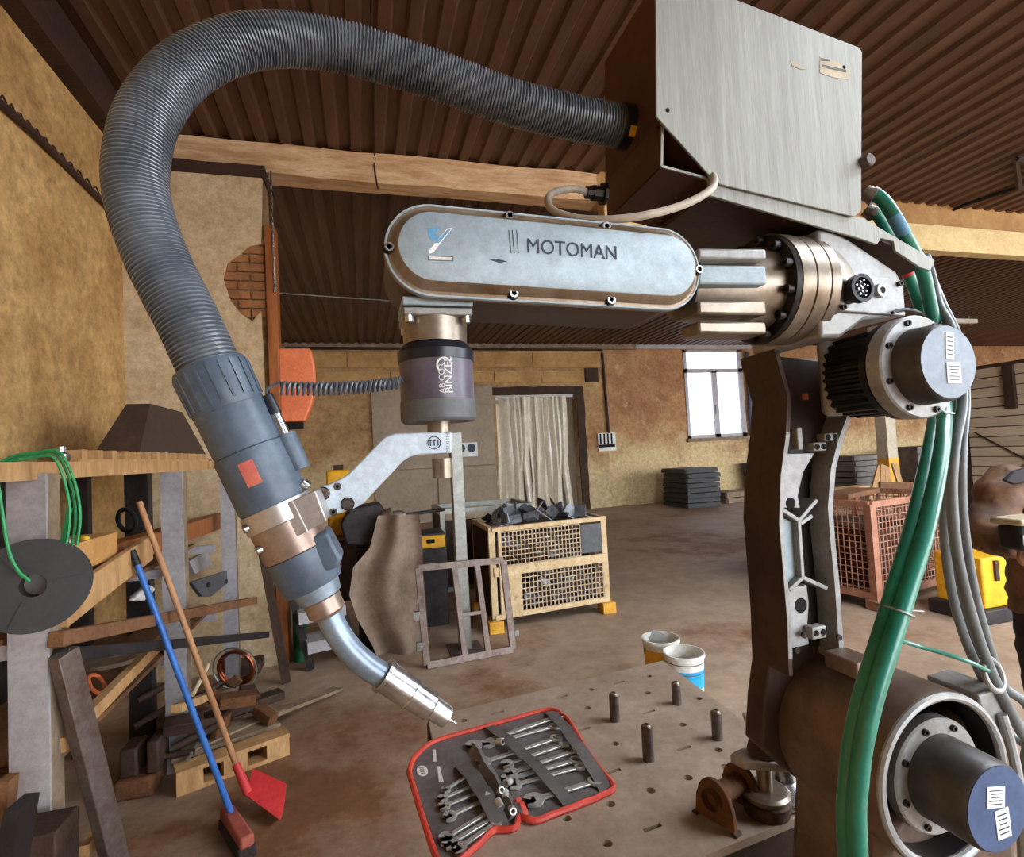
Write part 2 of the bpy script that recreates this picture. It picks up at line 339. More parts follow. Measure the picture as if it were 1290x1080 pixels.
# ================================================================ THE HALL
YF = 13.73; HC = 4.5; XL = -1.79; YS = 4.89
XR = 30.0
XO = 9.8                        # right of this and before y = 0.5 lies the open yard
SKY = (2.8, 7.8, -1.6, 1.6)      # roof opening (x0, x1, y0, y1) added out of view for light from above
struct(mb().box((-6, -14, -0.2), (XR + 6, YF + 0.4, 0)), 'floor', m_floor)
bw = mb()
for a, c in (((-2.1, 0), (1.5, HC)), ((7.5, 0), (XO, HC)), ((1.5, 3.4), (7.5, HC))): bw.box((a[0], -4.3, a[1]), (c[0], -4.0, c[1]))
struct(bw, 'wall_back', m_far)
struct(mb().box((XR, 0.5, 0), (XR + 0.3, YF, HC)), 'wall_end', m_far)
cb_ = mb(); z0, z1 = HC + 0.06, HC + 0.14
for a, c in (((-3.2, -4.3), (SKY[0], YF + 0.4)), ((SKY[1], -4.3), (XO, YF + 0.4)), ((XO, 0.5), (XR + 1, YF + 0.4)), ((SKY[0], -4.3), (SKY[1], SKY[2])), ((SKY[0], SKY[3]), (SKY[1], YF + 0.4))): cb_.box((*a, z0), (*c, z1))
ceil = struct(cb_, 'ceiling', m_ceilb)
def sheet_mesh(y0, y1):
    b = mb(); P = []; per = 0.2
    for k in range(5):
        for dx, z in ((0, 0), (0.08, 0), (0.10, 0.03), (0.18, 0.03)): P.append((k * per + dx, z))
    P.append((1.0, 0)); n = len(P)
    vs = [(x, y, z + t) for y in (y0, y1) for t in (0, 0.004) for x, z in P]
    fs = []
    for i in range(n - 1):
        fs += [(i, i + 1, 2 * n + i + 1, 2 * n + i), (n + i, 3 * n + i, 3 * n + i + 1, n + i + 1), (i, n + i, n + i + 1, i + 1), (2 * n + i, 2 * n + i + 1, 3 * n + i + 1, 3 * n + i)]
    return b.add(vs, fs).mesh('ceiling_sheet', m_ceil, smooth=False)
for (y0, y1, lit) in ((-4.3, 5.15, 0), (0.5, 5.15, 3), (5.15, YF, 2), (-4.3, SKY[2], 1), (SKY[3], 5.15, 1)):
    me = sheet_mesh(y0, y1)
    for i in range(34):
        over = SKY[0] < -3.2 + i + 0.5 < SKY[1]
        yard = -3.2 + i + 0.5 > XO
        if (lit == 0 and (over or yard)) or (lit == 1 and not over) or (lit == 3 and not yard): continue
        o = bpy.data.objects.new('ceiling_sheet', me); COL.objects.link(o); o.parent = ceil
        o.location = V((-3.2 + i * 1.0, 0, HC)) - WL['ceiling']
struct(mb().box((-3.5, YS, 0), (-3.2, YF, HC)), 'wall_side', m_far)
# left wall, return wall with broken plaster, beam
struct(mb().box((XL - 0.3, -4.3, 0), (XL, YS + 0.3, HC)), 'wall_left', m_ochre)
struct(mb().box((XL, -1.2, 4.2), (XL + 0.12, YS, HC)), 'trim_1', m_darktim)
stub = struct(mb().box((XL, YS + 0.035, 0), (-0.74, YS + 0.3, 4.1)), 'wall_return', m_mortar)
bite = [PY(x, y, YS) for x, y in ((329, 392), (318, 405), (303, 395), (290, 378), (281, 352), (286, 332), (300, 322), (315, 310), (329, 307))]
xr = -0.745
out = [V((XL, YS, 0)), V((xr, YS, 0))] + [V((min(p.x, xr), YS, p.z)) for p in bite] + [V((xr, YS, 4.1)), V((XL, YS, 4.1))]
struct(mb().prism(out, (0, 0.034, 0)), 'plaster_coat', m_plaster, stub)
zb = bite[0].z - 0.05; k = 0
while zb < bite[-1].z + 0.02:
    x = xr - (0.22 if k % 2 else 0.12)
    for a, c in (((x + 0.006), xr), (x - 0.22, x - 0.006)):
        struct(mb().box((a, YS + 0.012, zb), (c, YS + 0.06, zb + 0.066)), 'brick', m_brick, stub, bevel=0.006)
    zb += 0.078; k += 1
struct(mb().box((XL, YS - 0.02, 4.1), (-0.72, YS + 0.3, 4.2)).subdivide().jitter(0.012, 5), 'trim_2', m_darktim)
ptop = PY(340, 285, YS).z
single(mb().box((-0.738, YS - 0.02, 0), (-0.655, YS + 0.16, ptop)), 'timber_post', m_orangetim, 'varnished brown timber post at the end of the broken plaster wall', 'post', bevel=0.006)
single(mb().cyl((-0.668, YS - 0.026, 3.1), (-0.668, YS - 0.026, PY(346, 218, YS).z), 0.008), 'steel_rod', m_steel, 'thin bright rod up the brown timber post to the beam', 'rod')
# beams: weathered timber, then cream painted part
yb = 5.02
zt, zbm = PY(215, 177, yb).z, PY(215, 209, yb).z
beam_l = mb().box((XL - 0.2, yb, zbm), (2.45, yb + 0.22, HC - 0.01)).subdivide(12).jitter(0.022, 4)
struct(beam_l, 'trim_3', m_timber, smooth=True)
xs = PY(1120, 290, 5.5)
struct(mb().box((2.45, yb + 0.02, zbm + 0.02), (XR, yb + 0.3, HC + 0.03)), 'trim_4', m_block)
zc0, zc1 = PY(1200, 322, yb).z, PY(1200, 291, yb).z
struct(mb().box((2.45, yb - 0.12, zc0), (XR, yb + 0.04, zc1)), 'trim_5', m_cream, bevel=0.01)
# far wall pieces (opening behind the strip curtain, window opening)
dx0, dx1 = PY(627, 560, YF).x, PY(729, 560, YF).x; dzt = PY(680, 497, YF).z
wx0, wx1 = PY(864, 500, YF).x, PY(938, 500, YF).x; wz0, wz1 = PY(905, 551, YF).z, PY(900, 441, YF).z
fw = mb()
for a, c in (((-6, 0), (dx0, HC + 0.1)), ((dx0, dzt), (dx1, HC + 0.1)), ((dx1, 0), (PY(763, 500, YF).x, HC + 0.1))):
    fw.box((a[0], YF, a[1]), (c[0], YF + 0.3, c[1]))
wall_far = struct(fw, 'wall_far', m_far)
xq = PY(763, 500, YF).x
fw = mb()
for a, c in (((xq, 0), (wx0, HC + 0.1)), ((wx0, 0), (wx1, wz0)), ((wx0, wz1), (wx1, HC + 0.1)), ((wx1, 0), (XR + 3, HC + 0.1))):
    fw.box((a[0], YF + 0.03, a[1]), (c[0], YF + 0.3, c[1]))
struct(fw, 'plaster_field', m_far2, wall_far)
struct(mb().box((dx0 - 0.3, YF + 0.3, -0.01), (dx1 + 0.5, YF + 1.5, dzt + 0.2)), 'wall_niche', m_doorp)  # pale colour stands in for light behind the strip curtain
struct(mb().box((-6, YF - 0.10, PY(500, 441, YF).z), (PY(800, 440, YF).x, YF, PY(500, 431, YF).z)), 'trim_6', m_woodgrey, bevel=0.02)
struct(mb().box((PY(800, 440, YF).x, YF - 0.06, PY(850, 440, YF).z), (PY(945, 440, YF).x, YF + 0.03, PY(850, 430, YF).z)), 'trim_7', m_winfr)
# soot stained door surround
jz = PY(680, 487, YF).z
sj = mb(); sj.box((dx0 - 0.12, YF - 0.05, dzt), (dx1 + 0.2, YF, jz)); sj.box((dx1, YF - 0.05, 0), (dx1 + 0.22, YF, dzt))
sj.subdivide(10).jitter(0.03, 3); struct(sj, 'trim_8', m_soot)
# tan blocks above the door
def row(y0, y1, xs_, p=YF):
    for a, c in zip(xs_[:-1], xs_[1:]):
        A = PY(a, y1, p); B = PY(c, y0, p)
        struct(mb().box((A.x + 0.025, p - 0.035, A.z + 0.02), (B.x - 0.025, p, B.z - 0.02)), 'block', m_block, wall_far, bevel=0.012)
row(443, 465, (345, 437, 510, 590, 670, 757))
row(467, 484, (345, 390, 492, 560, 622, 681, 736))
A, B = PY(737, 482, YF), PY(752, 464, YF)
single(mb().box((A.x, YF - 0.06, A.z), (B.x, YF, B.z)).box((A.x + 0.05, YF - 0.08, A.z + 0.05), (B.x - 0.05, YF - 0.06, B.z - 0.05)), 'wall_vent', m_soot, 'small dark square vent in the tan block row above the strip curtain', 'vent')
# sliding door panels
door = thing('door_1', (PY(548, 600, YF).x, YF - 0.1, 0), 'beige sliding metal door beside the strip curtain', 'door'); del door['category']; door['kind'] = 'structure'
z0 = 0.03
for a, c, za, zc in ((471, 551, 0, 590), (551, 626, 0, 590), (471, 551, 590, 487), (551, 626, 590, 487)):
    X0, X1 = PY(a, 600, YF - 0.1).x, PY(c, 600, YF - 0.1).x
    b0 = z0 if za == 0 else PY(548, za, YF - 0.1).z + 0.01; b1 = PY(548, zc, YF - 0.1).z
    build(mb().box((X0 + 0.01, YF - 0.12, b0), (X1 - 0.01, YF - 0.06, b1)), 'door_panel', m_doorp, door, bevel=0.01)
zr = PY(548, 512, YF).z
build(mb().box((PY(471, 512, YF).x, YF - 0.15, zr), (PY(626, 512, YF).x, YF - 0.1, zr + 0.1)), 'door_rail', m_doorp, door)
A = PY(580, 576, YF - 0.14)
sg = thing('safety_sign', A, 'small white sign with two round blue symbols on the beige door', 'sign')
build(mb().box((A.x - 0.15, YF - 0.16, A.z), (A.x + 0.45, YF - 0.125, A.z + 0.36)), 'sign_plate', m_white, sg)
for dx in (0.02, 0.29): build(mb().cyl((A.x + dx, YF - 0.17, A.z + 0.22), (A.x + dx, YF - 0.16, A.z + 0.22), 0.11, n=20), 'round_symbol', m_ink, sg)
# strip curtain
cur = thing('strip_curtain', ((dx0 + dx1) / 2, YF + 0.1, 0), 'clear plastic strip curtain hanging in the sooty doorway', 'curtain')
n = 11; wd = (dx1 - 0.28 - dx0) / n
build(mb().box((dx0, YF + 0.08, dzt - 0.08), (dx1 - 0.05, YF + 0.14, dzt)), 'curtain_rail', m_galv, cur)
for i in range(n):
    b = mb(); rs = []
    for k in range(9):
        z = dzt - 0.05 - k / 8 * (dzt - 0.1); x = dx0 + wd * (i + 0.5) + 0.05 * math.sin(i * 2.1 + k * 0.7) * k / 8; h = wd * 0.58; yy = YF + 0.05 + 0.05 * (i % 2) + 0.03 * math.sin(i + k * 0.8)
        rs.append([V((x + h * u, yy + 0.05 * math.cos(u * 2.5 + i) - (0 if t else 0.006), z)) for t, uu in ((0, (-1, -0.5, 0, 0.5, 1)), (1, (1, 0.5, 0, -0.5, -1))) for u in uu])
    build(b.rings(rs), 'strip', m_strip, cur)
# window
win = thing('window_1', ((wx0 + wx1) / 2, YF + 0.06, wz0), 'white framed daylight window in the far wall', 'window'); del win['category']; win['kind'] = 'structure'
m_pane = mat('frosted daylight pane', (235, 242, 250), (220, 232, 245), 0.5, scale=20, emit=((222, 236, 255), 1.1))
ztr = PY(900, 467, YF).z; xm = (wx0 + wx1) / 2; ww = 0.10
fr = mb()
for a, c in (((wx0, wz0), (wx0 + ww, wz1)), ((wx1 - ww * 1.6, wz0), (wx1, wz1)), ((wx0, wz0), (wx1, wz0 + ww)), ((wx0, wz1 - 0.06), (wx1, wz1)), ((wx0, ztr - 0.06), (wx1, ztr + 0.06)), ((xm - 0.09, wz0), (xm + 0.09, ztr))):
    fr.box((a[0], YF, a[1]), (c[0], YF + 0.1, c[1]))
build(fr, 'window_frame', m_winfr, win)
for a, c in (((wx0 + ww, ztr + 0.06), (wx1 - ww, wz1 - 0.06)), ((wx0 + ww, wz0 + ww), (xm - 0.09, ztr - 0.06)), ((xm + 0.09, wz0 + ww), (wx1 - ww, ztr - 0.06))):
    build(mb().box((a[0], YF + 0.05, a[1]), (c[0], YF + 0.065, c[1])), 'pane', m_pane, win)
build(mb().box((wx0 - 0.06, YF - 0.08, wz0 - 0.1), (wx1 + 0.06, YF + 0.05, wz0)), 'window_sill', m_woodgrey, win)
build(mb().cyl((xm - 0.02, YF - 0.03, wz0 + 0.7), (xm - 0.02, YF - 0.03, wz0 + 0.95), 0.02, n=8), 'window_handle', m_galv, win)
dp = mb().tube([(PY(941, 470, YF).x, YF - 0.06, HC - 0.2), (PY(942, 520, YF).x, YF - 0.06, 0.02)], 0.05, 10)
single(dp, 'drain_pipe', m_bluebin, 'slim blue grey drain pipe beside the far window', 'pipe')
# conduit on the far wall and socket board
cx = PY(757, 445, YF).x; sz = PY(766, 546, YF).z
single(mb().tube([(PY(360, 441, YF).x, YF - 0.12, PY(500, 440, YF).z), (cx, YF - 0.07, PY(757, 441, YF).z), (cx + 0.02, YF - 0.05, PY(757, 446, YF).z), (PY(766, 546, YF).x, YF - 0.05, sz)], 0.035, 6), 'wall_conduit', m_darktim, 'dark conduit running along the far wall and down beside the doorway', 'conduit')
A = PY(768, 568, YF - 0.05); B = PY(755, 546, YF - 0.05)
sk = thing('socket_board', ((A.x + B.x) / 2, YF - 0.05, A.z), 'pale socket board with dark hooks on the far wall right of the doorway', 'socket board')
build(mb().box((B.x - 0.05, YF - 0.06, A.z), (A.x + 0.2, YF, B.z)), 'backboard', m_bkw, sk)
for i in range(4):
    xx = B.x + 0.02 + i * 0.11
    build(mb().beam((xx, YF - 0.08, B.z - 0.02), (xx, YF - 0.08, B.z - 0.3), 0.03, 0.03, (0, 1, 0)), 'hook', m_black, sk)
build(mb().box((B.x - 0.05, YF - 0.1, A.z + 0.1), (A.x + 0.15, YF - 0.06, A.z + 0.18)), 'socket_row', m_black, sk)
# right partition with cladding
XP = 9.2
wr = struct(mb().box((XP + 0.02, 0.5, 0), (XP + 0.16, 6.35, PX(1240, 464, XP).z + 0.05)), 'wall_right', m_darktim)
zp = 0.02; ph = PX(1240, 464, XP).z
nb = 17
for i in range(nb):
    struct(mb().box((XP - 0.012, 0.5, ph * i / nb + 0.008), (XP + 0.02, 6.28, ph * (i + 1) / nb - 0.008)), 'plank', m_clad, wr)
single(mb().box((XP - 0.02, 6.3, 0), (XP + 0.2, 6.5, ph + 0.1)), 'steel_column', m_rustdk, 'brown steel column at the end of the board partition', 'column')
A = PX(1272, 460, XP); B = PX(1276, 515, XP)
single(mb().box((XP - 0.07, A.y - 0.07, B.z), (XP - 0.012, A.y + 0.07, A.z)), 'wall_bracket', m_darktim, 'dark upright block fixed to the board partition', 'bracket', bevel=0.01)
single(mb().tube([PX(1228, 545, XP - 0.03), PX(1260, 562, XP - 0.03), PX(1295, 580, XP - 0.03)], 0.012, 6), 'wall_wire', m_darktim, 'thin dark wire slanting across the board partition', 'wire')
# ceiling conduit and strip lamp on the right
c1 = [PZ(1150, 288, HC - 0.03), PZ(1215, 258, HC - 0.03), PZ(1284, 236, HC - 0.03)]
single(mb().tube(c1, 0.02, 6), 'ceiling_cable', m_black, 'black cable along the corrugated ceiling above the cream beam', 'cable')
c1 = PZ(1284, 236, HC - 0.04); c2 = PZ(1280, 200, HC - 0.04)
single(mb().tube([c1, c2, c2 + V((0.5, 0, 0)), c1 + V((0.5, 0, 0)), c1], 0.03, 6), 'ceiling_frame', m_darktim, 'dark rectangular frame fixed under the corrugated ceiling', 'frame')
A = PZ(1195, 402, HC - 0.1)
tl = thing('strip_lamp', (A.x, A.y, HC - 0.2), 'pale strip lamp under the dark far ceiling', 'lamp')
build(mb().box((A.x - 0.9, A.y - 0.06, HC - 0.2), (A.x + 0.9, A.y + 0.06, HC - 0.1)), 'lamp_body', m_bkw, tl)
for sx in (-0.7, 0.7): build(mb().cyl((A.x + sx, A.y, HC - 0.1), (A.x + sx, A.y, HC), 0.012, n=6), 'hanger', m_galv, tl)
# wires below the beam, cable bundle on the left wall
single(mb().tube([PX(-20, 112, XL + 0.02), PX(40, 165, XL + 0.03), PX(90, 215, XL + 0.02), PX(150, 275, XL + 0.03)], 0.022, 8), 'wall_cable', m_darktim, 'thick dark cable bundle running along the ochre wall', 'cable')
cw = []
for i in range(60):
    t = i / 59; p = PX(-20 + 170 * t, 102 + 165 * t, XL + 0.02); p.z += 0.02 * math.sin(i * 1.7); cw.append(p)
single(mb().tube(cw, 0.006, 5), 'wall_wire', m_darktim, 'thin wavy wire above the cable bundle on the ochre wall', 'wire')
for (a, b_, lab) in (((345, 256), (500, 268), 'upper thin pale wire stretched below the weathered beam'), ((345, 371), (500, 378), 'lower thin pale wire stretched below the weathered beam')):
    single(mb().tube([PY(a[0] - 60, a[1] - 6, 7.5), PY(b_[0] + 300, b_[1] + 22, 7.5)], 0.008, 5), 'roof_wire', m_galv, lab, 'wire')
single(mb().tube(spline([PZ(467, -5, HC - 0.02), PZ(470, 90, HC - 0.02), PZ(472, 190, HC - 0.02), PY(472, 212, yb - 0.03), PY(476, 238, yb - 0.03)], 6), 0.008, 5), 'ceiling_wire', m_darktim, 'thin dark wire down the corrugated ceiling and over the weathered beam', 'wire')

# ================================================================ ROBOT ARM
ux, uz = 0.912, 1.758          # elbow axis (along Y)
lx, lz = 0.885, 1.085          # shoulder axis (along Y)
ROB = thing('welding_robot', (0.9, 0.86, 0), 'grey industrial robot arm with long oval forearm cover and black finned motors', 'robot')
# base
build(mb().lathe([(0, 0.2), (0.03, 0.2), (0.03, 0.17), (0.42, 0.16), (0.42, 0.185), (0.5, 0.185), (0.5, 0.16), (0.62, 0.16)], (0.93, 0.82, 0), (0, 0, 1), 40), 'base', m_brown, ROB)
build(mb().prism([(0.745, 0.73, 0.6), (1.1, 0.73, 0.6), (1.1, 0.73, 1.0), (1.0, 0.73, 1.16), (0.80, 0.73, 0.98)], (0, 0.2, 0)), 'turret', m_drum, ROB, bevel=0.02)
# shoulder drum with open front rim and recessed motor
R1 = 0.138
dr = build(mb().lathe([(0, R1 - 0.006), (0.005, R1), (0.235, R1), (0.245, R1 - 0.006), (0.245, R1 - 0.012), (0.22, R1 - 0.013)], (lx, 0.93, lz), (0, -1, 0), 56, caps=False), 'shoulder_drum', m_drum, ROB)
build(mb().lathe([(0.10, 0.02), (0.10, R1 - 0.014), (0.236, R1 - 0.014), (0.236, R1 - 0.0125)], (lx, 0.93, lz), (0, -1, 0), 56, caps=False), 'drum_recess', m_blackm, dr)  # inner wall coloured black for the shade inside the drum
build(mb().torus((lx, 0.688, lz), (0, 1, 0), R1 - 0.008, 0.007, 56), 'drum_rim', m_cast, dr)
def motor(x, z, y0, y1, y2, y3, rb, rf, rc, endm, sq=0.0, prefix=''):
    # finned body y0..y1, flange y1..y2, cap y2..y3 (y falling towards the viewer)
    n = 30; sec = []
    for i in range(n * 4):
        a = 2 * math.pi * i / (n * 4); fin = (i % 4) in (1, 2)
        rr = rb * (1.0 if fin else 0.92)
        q = max(abs(math.cos(a)), abs(math.sin(a))); rr *= (1 + sq * (1 / max(q, 0.78) - 1))
        sec.append((rr * math.cos(a), rr * math.sin(a)))
    body = build(mb().rings([[V((x + a, y, z + c)) for a, c in sec] for y in (y0, y1)]), prefix + 'motor_body', m_blackm, ROB, smooth=False)
    fl = build(mb().lathe([(0, rf), (y1 - y2 - 0.003, rf), (y1 - y2, rf - 0.003), (y1 - y2, rc)], (x, y1, z), (0, -1, 0), 48), prefix + 'motor_flange', m_cast, ROB)
    fs = build(mb().lathe([(0, rf * 0.985), (0.012, rf * 0.985)], (x, y1 + 0.016, z), (0, -1, 0), 48), 'spacer_ring', m_blackm, fl)
    cap = build(mb().lathe([(0, rc), (y2 - y3 - 0.006, rc * 0.96), (y2 - y3, rc * 0.9), (y2 - y3, 0.001)], (x, y2, z), (0, -1, 0), 48), prefix + 'motor_cap', m_motcap, ROB)
    build(mb().cyl((x, y3, z), (x, y3 - 0.0015, z), rc * 0.89, n=48), 'cap_face', endm, cap)
    for k in range(8):
        a = 2 * math.pi * (k + 0.4) / 8
        c = V((x + math.cos(a) * (rf + rc) / 2, y2, z + math.sin(a) * (rf + rc) / 2))
        build(mb().lathe([(0, 0.0055), (0.005, 0.0055), (0.005, 0.003), (0.002, 0.003)], c, (0, -1, 0), 10), 'screw', m_dkflange, fl)
    return body, fl, cap
def stickers(cap, x, y, z, items):
    for (dx, dz, w_, h_, rot) in items:
        q = Quaternion((0, 1, 0), rot)
        l = build(mb().cbox((x + dx, y - 0.0022, z + dz), (w_, 0.001, h_), q), 'sticker', m_white, cap)
        for k in range(5):
            off = q @ V((0, 0, h_ * (0.32 - 0.16 * k))); ln = 0.38 - 0.06 * (k % 3)
            build(mb().cbox(V((x + dx, y - 0.003, z + dz)) + off, (w_ * 2 * ln, 0.0006, h_ * 0.035), q), 'print_line', m_ink, cap)
# shoulder motor
b_, f_, c_ = motor(lx, lz, 0.83, 0.715, 0.695, 0.612, 0.082, 0.092, 0.068, m_bluend, 0.3, 'shoulder_')
stickers(c_, lx, 0.612, lz, [(-0.004, 0.018, 0.036, 0.03, 0.15), (0.006, -0.022, 0.028, 0.042, -0.05)])
# elbow motor
b_, f_, c_ = motor(ux, uz, 0.815, 0.715, 0.688, 0.645, 0.078, 0.088, 0.066, m_motend, 0.3, 'elbow_')
stickers(c_, ux, 0.645, uz, [(0.004, 0.026, 0.017, 0.044, 0.1), (0.008, -0.018, 0.030, 0.034, 0.03)])
build(mb().box((ux - 0.072, 0.812, uz - 0.072), (ux + 0.072, 0.835, uz + 0.072)), 'motor_mount', m_cast, ROB, bevel=0.012)
# lower arm: thick casting, open ribbed side towards the viewer
Yf, Yb = 0.845, 0.945
def A(x, y): 
    p = PY(x, y, Yf); return V((p.x, Yf, p.z))
L_ = [(975, 440), (992, 500), (990, 545), (983, 600), (981, 660), (986, 720), (991, 780), (993, 830), (994, 852)]
R_ = [(1066, 852), (1062, 800), (1058, 740), (1053, 690), (1049, 640), (1053, 590), (1062, 555), (1075, 520), (1085, 450)]
outl = [A(*p) for p in L_ + [(988, 900), (985, 960), (1030, 1000), (1100, 960)] + R_]
la = build(mb().prism([p + V((0, 0.05, 0)) for p in outl], (0, Yb - Yf - 0.05, 0)), 'lower_arm', m_brown, ROB, bevel=0.004)
nl = len(L_)
lfi = [A(x + 5, y) for x, y in L_]
build(mb().prism([A(*p) for p in L_] + lfi[::-1], (0, 0.052, 0)), 'front_flange', m_brown, la)
build(mb().prism([V((p.x + 0.0005, Yf - 0.001, p.z)) for p in [A(x, y) for x, y in L_[2:8]]] + [V((p.x, Yf - 0.001, p.z)) for p in lfi[2:8][::-1]], (0, 0.003, 0)), 'flange_face', m_cast, la)
rfi = [A(x - 6, y) for x, y in R_]
build(mb().prism([A(*p) for p in R_] + rfi[::-1], (0, 0.052, 0)), 'rear_flange', m_cast, la)
bk = [PY(x, y, Yf + 0.046) for x, y in ((975, 560), (1058, 560), (1048, 640), (1056, 740), (1060, 810), (985, 815), (976, 720), (972, 640))]
bk = [V((max(A(990, 600).x + 0.002, min(A(1050, 640).x + 0.0, p.x)), Yf + 0.046, p.z)) for p in bk]
build(mb().prism(bk, (0, 0.003, 0)), 'web_shade', m_dkflange, la)  # dark sheet holding the shadow inside the open web
def web(px, nm, m=m_cast, y=Yf + 0.012, t=0.03):
    build(mb().prism([PY(*p, y) for p in px], (0, t, 0)), nm, m, la, bevel=0.001)
web([(985, 572), (1026, 571), (1012, 595), (1005, 625), (1008, 640), (986, 640), (983, 610)], 'web_plate', y=Yf + 0.008)
web([(992, 742), (1016, 737), (1019, 760), (1017, 790), (1019, 812), (996, 818)], 'web_plate', y=Yf + 0.008)
web([(985, 652), (999, 658), (1002, 730), (992, 738)], 'web_plate', m_cover, y=Yf + 0.02, t=0.02)
def rib(a, c, w_=0.008, y=Yf + 0.006):
    P0, P1 = PY(*a, y), PY(*c, y); build(mb().beam(P0 + V((0, 0.02, 0)), P1 + V((0, 0.02, 0)), 0.04, w_, (P1 - P0).cross(V((0, 1, 0)))), 'rib', m_cast, la, bevel=0.0015)
rib((986, 642), (1007, 656)); rib((1007, 656), (1030, 630)); rib((1007, 656), (1012, 728)); rib((1012, 728), (1043, 742)); rib((1012, 728), (995, 744)); rib((1009, 660), (1024, 650))
for (x, y, r_) in ((996, 634, 0.011), (1009, 763, 0.014)):
    p = PY(x, y, Yf + 0.0075); build(mb().lathe([(0, r_), (0.004, r_)], p, (0, 1, 0), 20), 'opening', m_black, la)
def clampb(px, w_, h_, d_=0.02, y=Yf - 0.012):
    p = A(*px); o = build(mb().cbox((p.x, y + d_ / 2, p.z), (w_, d_, h_)), 'cable_block', m_cast, la, bevel=0.002)
    for s in (-1, 1): build(mb().cyl((p.x + s * w_ * 0.25, y - 0.001, p.z), (p.x + s * w_ * 0.25, y + 0.001, p.z), 0.006, n=12), 'block_hole', m_black, la)
clampb((1027, 563), 0.03, 0.016); clampb((1041, 551), 0.032, 0.014); clampb((1026, 795), 0.032, 0.022); 
p = A(1003, 553); build(mb().cbox((p.x, Yf, p.z), (0.012, 0.02, 0.042)), 'stop_block', m_cast, la, bevel=0.002)
p = A(1046, 822); build(mb().cbox((p.x, Yf - 0.045, p.z - 0.004), (0.05, 0.07, 0.03)), 'stop_block', m_copper, la, bevel=0.003)
for (x, y) in ((1003, 819), (1056, 803), (1012, 800)):
    p = A(x, y); build(mb().cyl((p.x, Yf - 0.004, p.z), (p.x, Yf, p.z), 0.006, n=10), 'screw', m_dkflange, la)
p = A(1010, 500); build(mb().box((p.x, Yf - 0.002, p.z - 0.006), (p.x + 0.014, Yf, p.z + 0.006)), 'label_patch', m_orangetim, la)
# forearm tube and rings (axis along X)
fy = 0.80; fz = 1.915
X0 = PY(872, 345, 0.76).x; X1 = PY(958, 365, fy).x; X2 = PY(1062, 365, fy).x
tube = build(mb().lathe([(0, 0.055), (0.02, 0.058), (X1 - X0, 0.076)], (X0, fy, fz), (1, 0, 0), 40), 'forearm_tube', m_ringm, ROB)
for (y0, y1, m) in ((333, 358, m_cover), (312, 326, m_cast), (378, 396, m_ringm), (404, 420, m_ringm)):
    c0 = PY(880, (y0 + y1) / 2, 0.725); c1 = PY(966, (y0 + y1) / 2 + 1, 0.715); h = (y1 - y0) * mpp(c0)
    build(mb().prism([c0 + V((0, 0, h / 2)), c0 - V((0, 0, h / 2)), c1 - V((0, 0, h / 2)), c1 + V((0, 0, h / 2))], (0, 0.05, 0)), 'tube_rib', m, tube, bevel=0.004)
rg = build(mb().lathe([(0, 0.086), (0.0, 0.094), (0.008, 0.096), (0.008, 0.09)], (X1 - 0.008, fy, fz), (1, 0, 0), 56), 'ring_flange', m_dkflange, ROB)
for k in range(12):
    a = 2 * math.pi * (k + 0.5) / 12; c = V((X1 - 0.009, fy + 0.084 * math.sin(a), fz + 0.084 * math.cos(a)))
    build(mb().lathe([(0, 0.008), (0.012, 0.008), (0.012, 0.004), (0.006, 0.004)], c, (-1, 0, 0), 12), 'bolt', m_dkflange, rg)
wds = [0.03, 0.03, 0.022]; xx = X1
for k, w_ in enumerate(wds):
    build(mb().lathe([(0, 0.088), (0.002, 0.097 - 0.001 * k), (w_ - 0.002, 0.097 - 0.001 * k), (w_, 0.088)], (xx, fy, fz), (1, 0, 0), 64), 'reducer_ring', m_ringm, ROB); xx += w_ + 0.0008
build(mb().lathe([(0, 0.09), (0.03, 0.082), (0.07, 0.06)], (xx, fy, fz), (1, 0, 0), 48), 'forearm_hub', m_ringm, ROB)
# rear casting
rc = [PY(*p, 0.735) for p in ((1030, 288), (1046, 289), (1068, 300), (1130, 342), (1140, 360), (1141, 398), (1090, 402), (1060, 425), (1034, 425))]
rcast = build(mb().prism(rc, (0, 0.17, 0)), 'rear_casting', m_cast, ROB, bevel=0.006)
cp = [PY(*p, 0.727) for p in ((1056, 345), (1120, 349), (1138, 358), (1141, 398), (1060, 392), (1053, 386), (1052, 350))]
cplate = build(mb().prism(cp, (0, 0.008, 0)), 'connector_plate', m_cast, ROB, bevel=0.002)
for (x, y) in ((1061, 388), (1132, 358), (1065, 354)):
    p = PY(x, y, 0.727); build(mb().lathe([(0, 0.005), (0.006, 0.005), (0.006, 0.003), (0.003, 0.003)], p, (0, -1, 0), 10), 'screw', m_dkflange, cplate)
p = PY(1068, 369, 0.727); cn = build(mb().lathe([(0, 0.02), (0.018, 0.02), (0.018, 0.024), (0.03, 0.024), (0.03, 0.018), (0.022, 0.018)], p, (0, -1, 0), 28), 'round_connector', m_blackm, cplate)
for k in range(12):
    a = k * 2.4; r_ = 0.0042 * math.sqrt(k); 
    build(mb().cyl(p + V((r_ * math.cos(a), -0.022, r_ * math.sin(a))), p + V((r_ * math.cos(a), -0.029, r_ * math.sin(a))), 0.0018, n=6), 'pin', m_steel, cplate)
p = PY(1107, 367, 0.727); build(mb().lathe([(0, 0.012), (0.008, 0.012), (0.008, 0.006), (0.002, 0.006)], p, (0, -1, 0), 20), 'small_connector', m_cast, cplate)
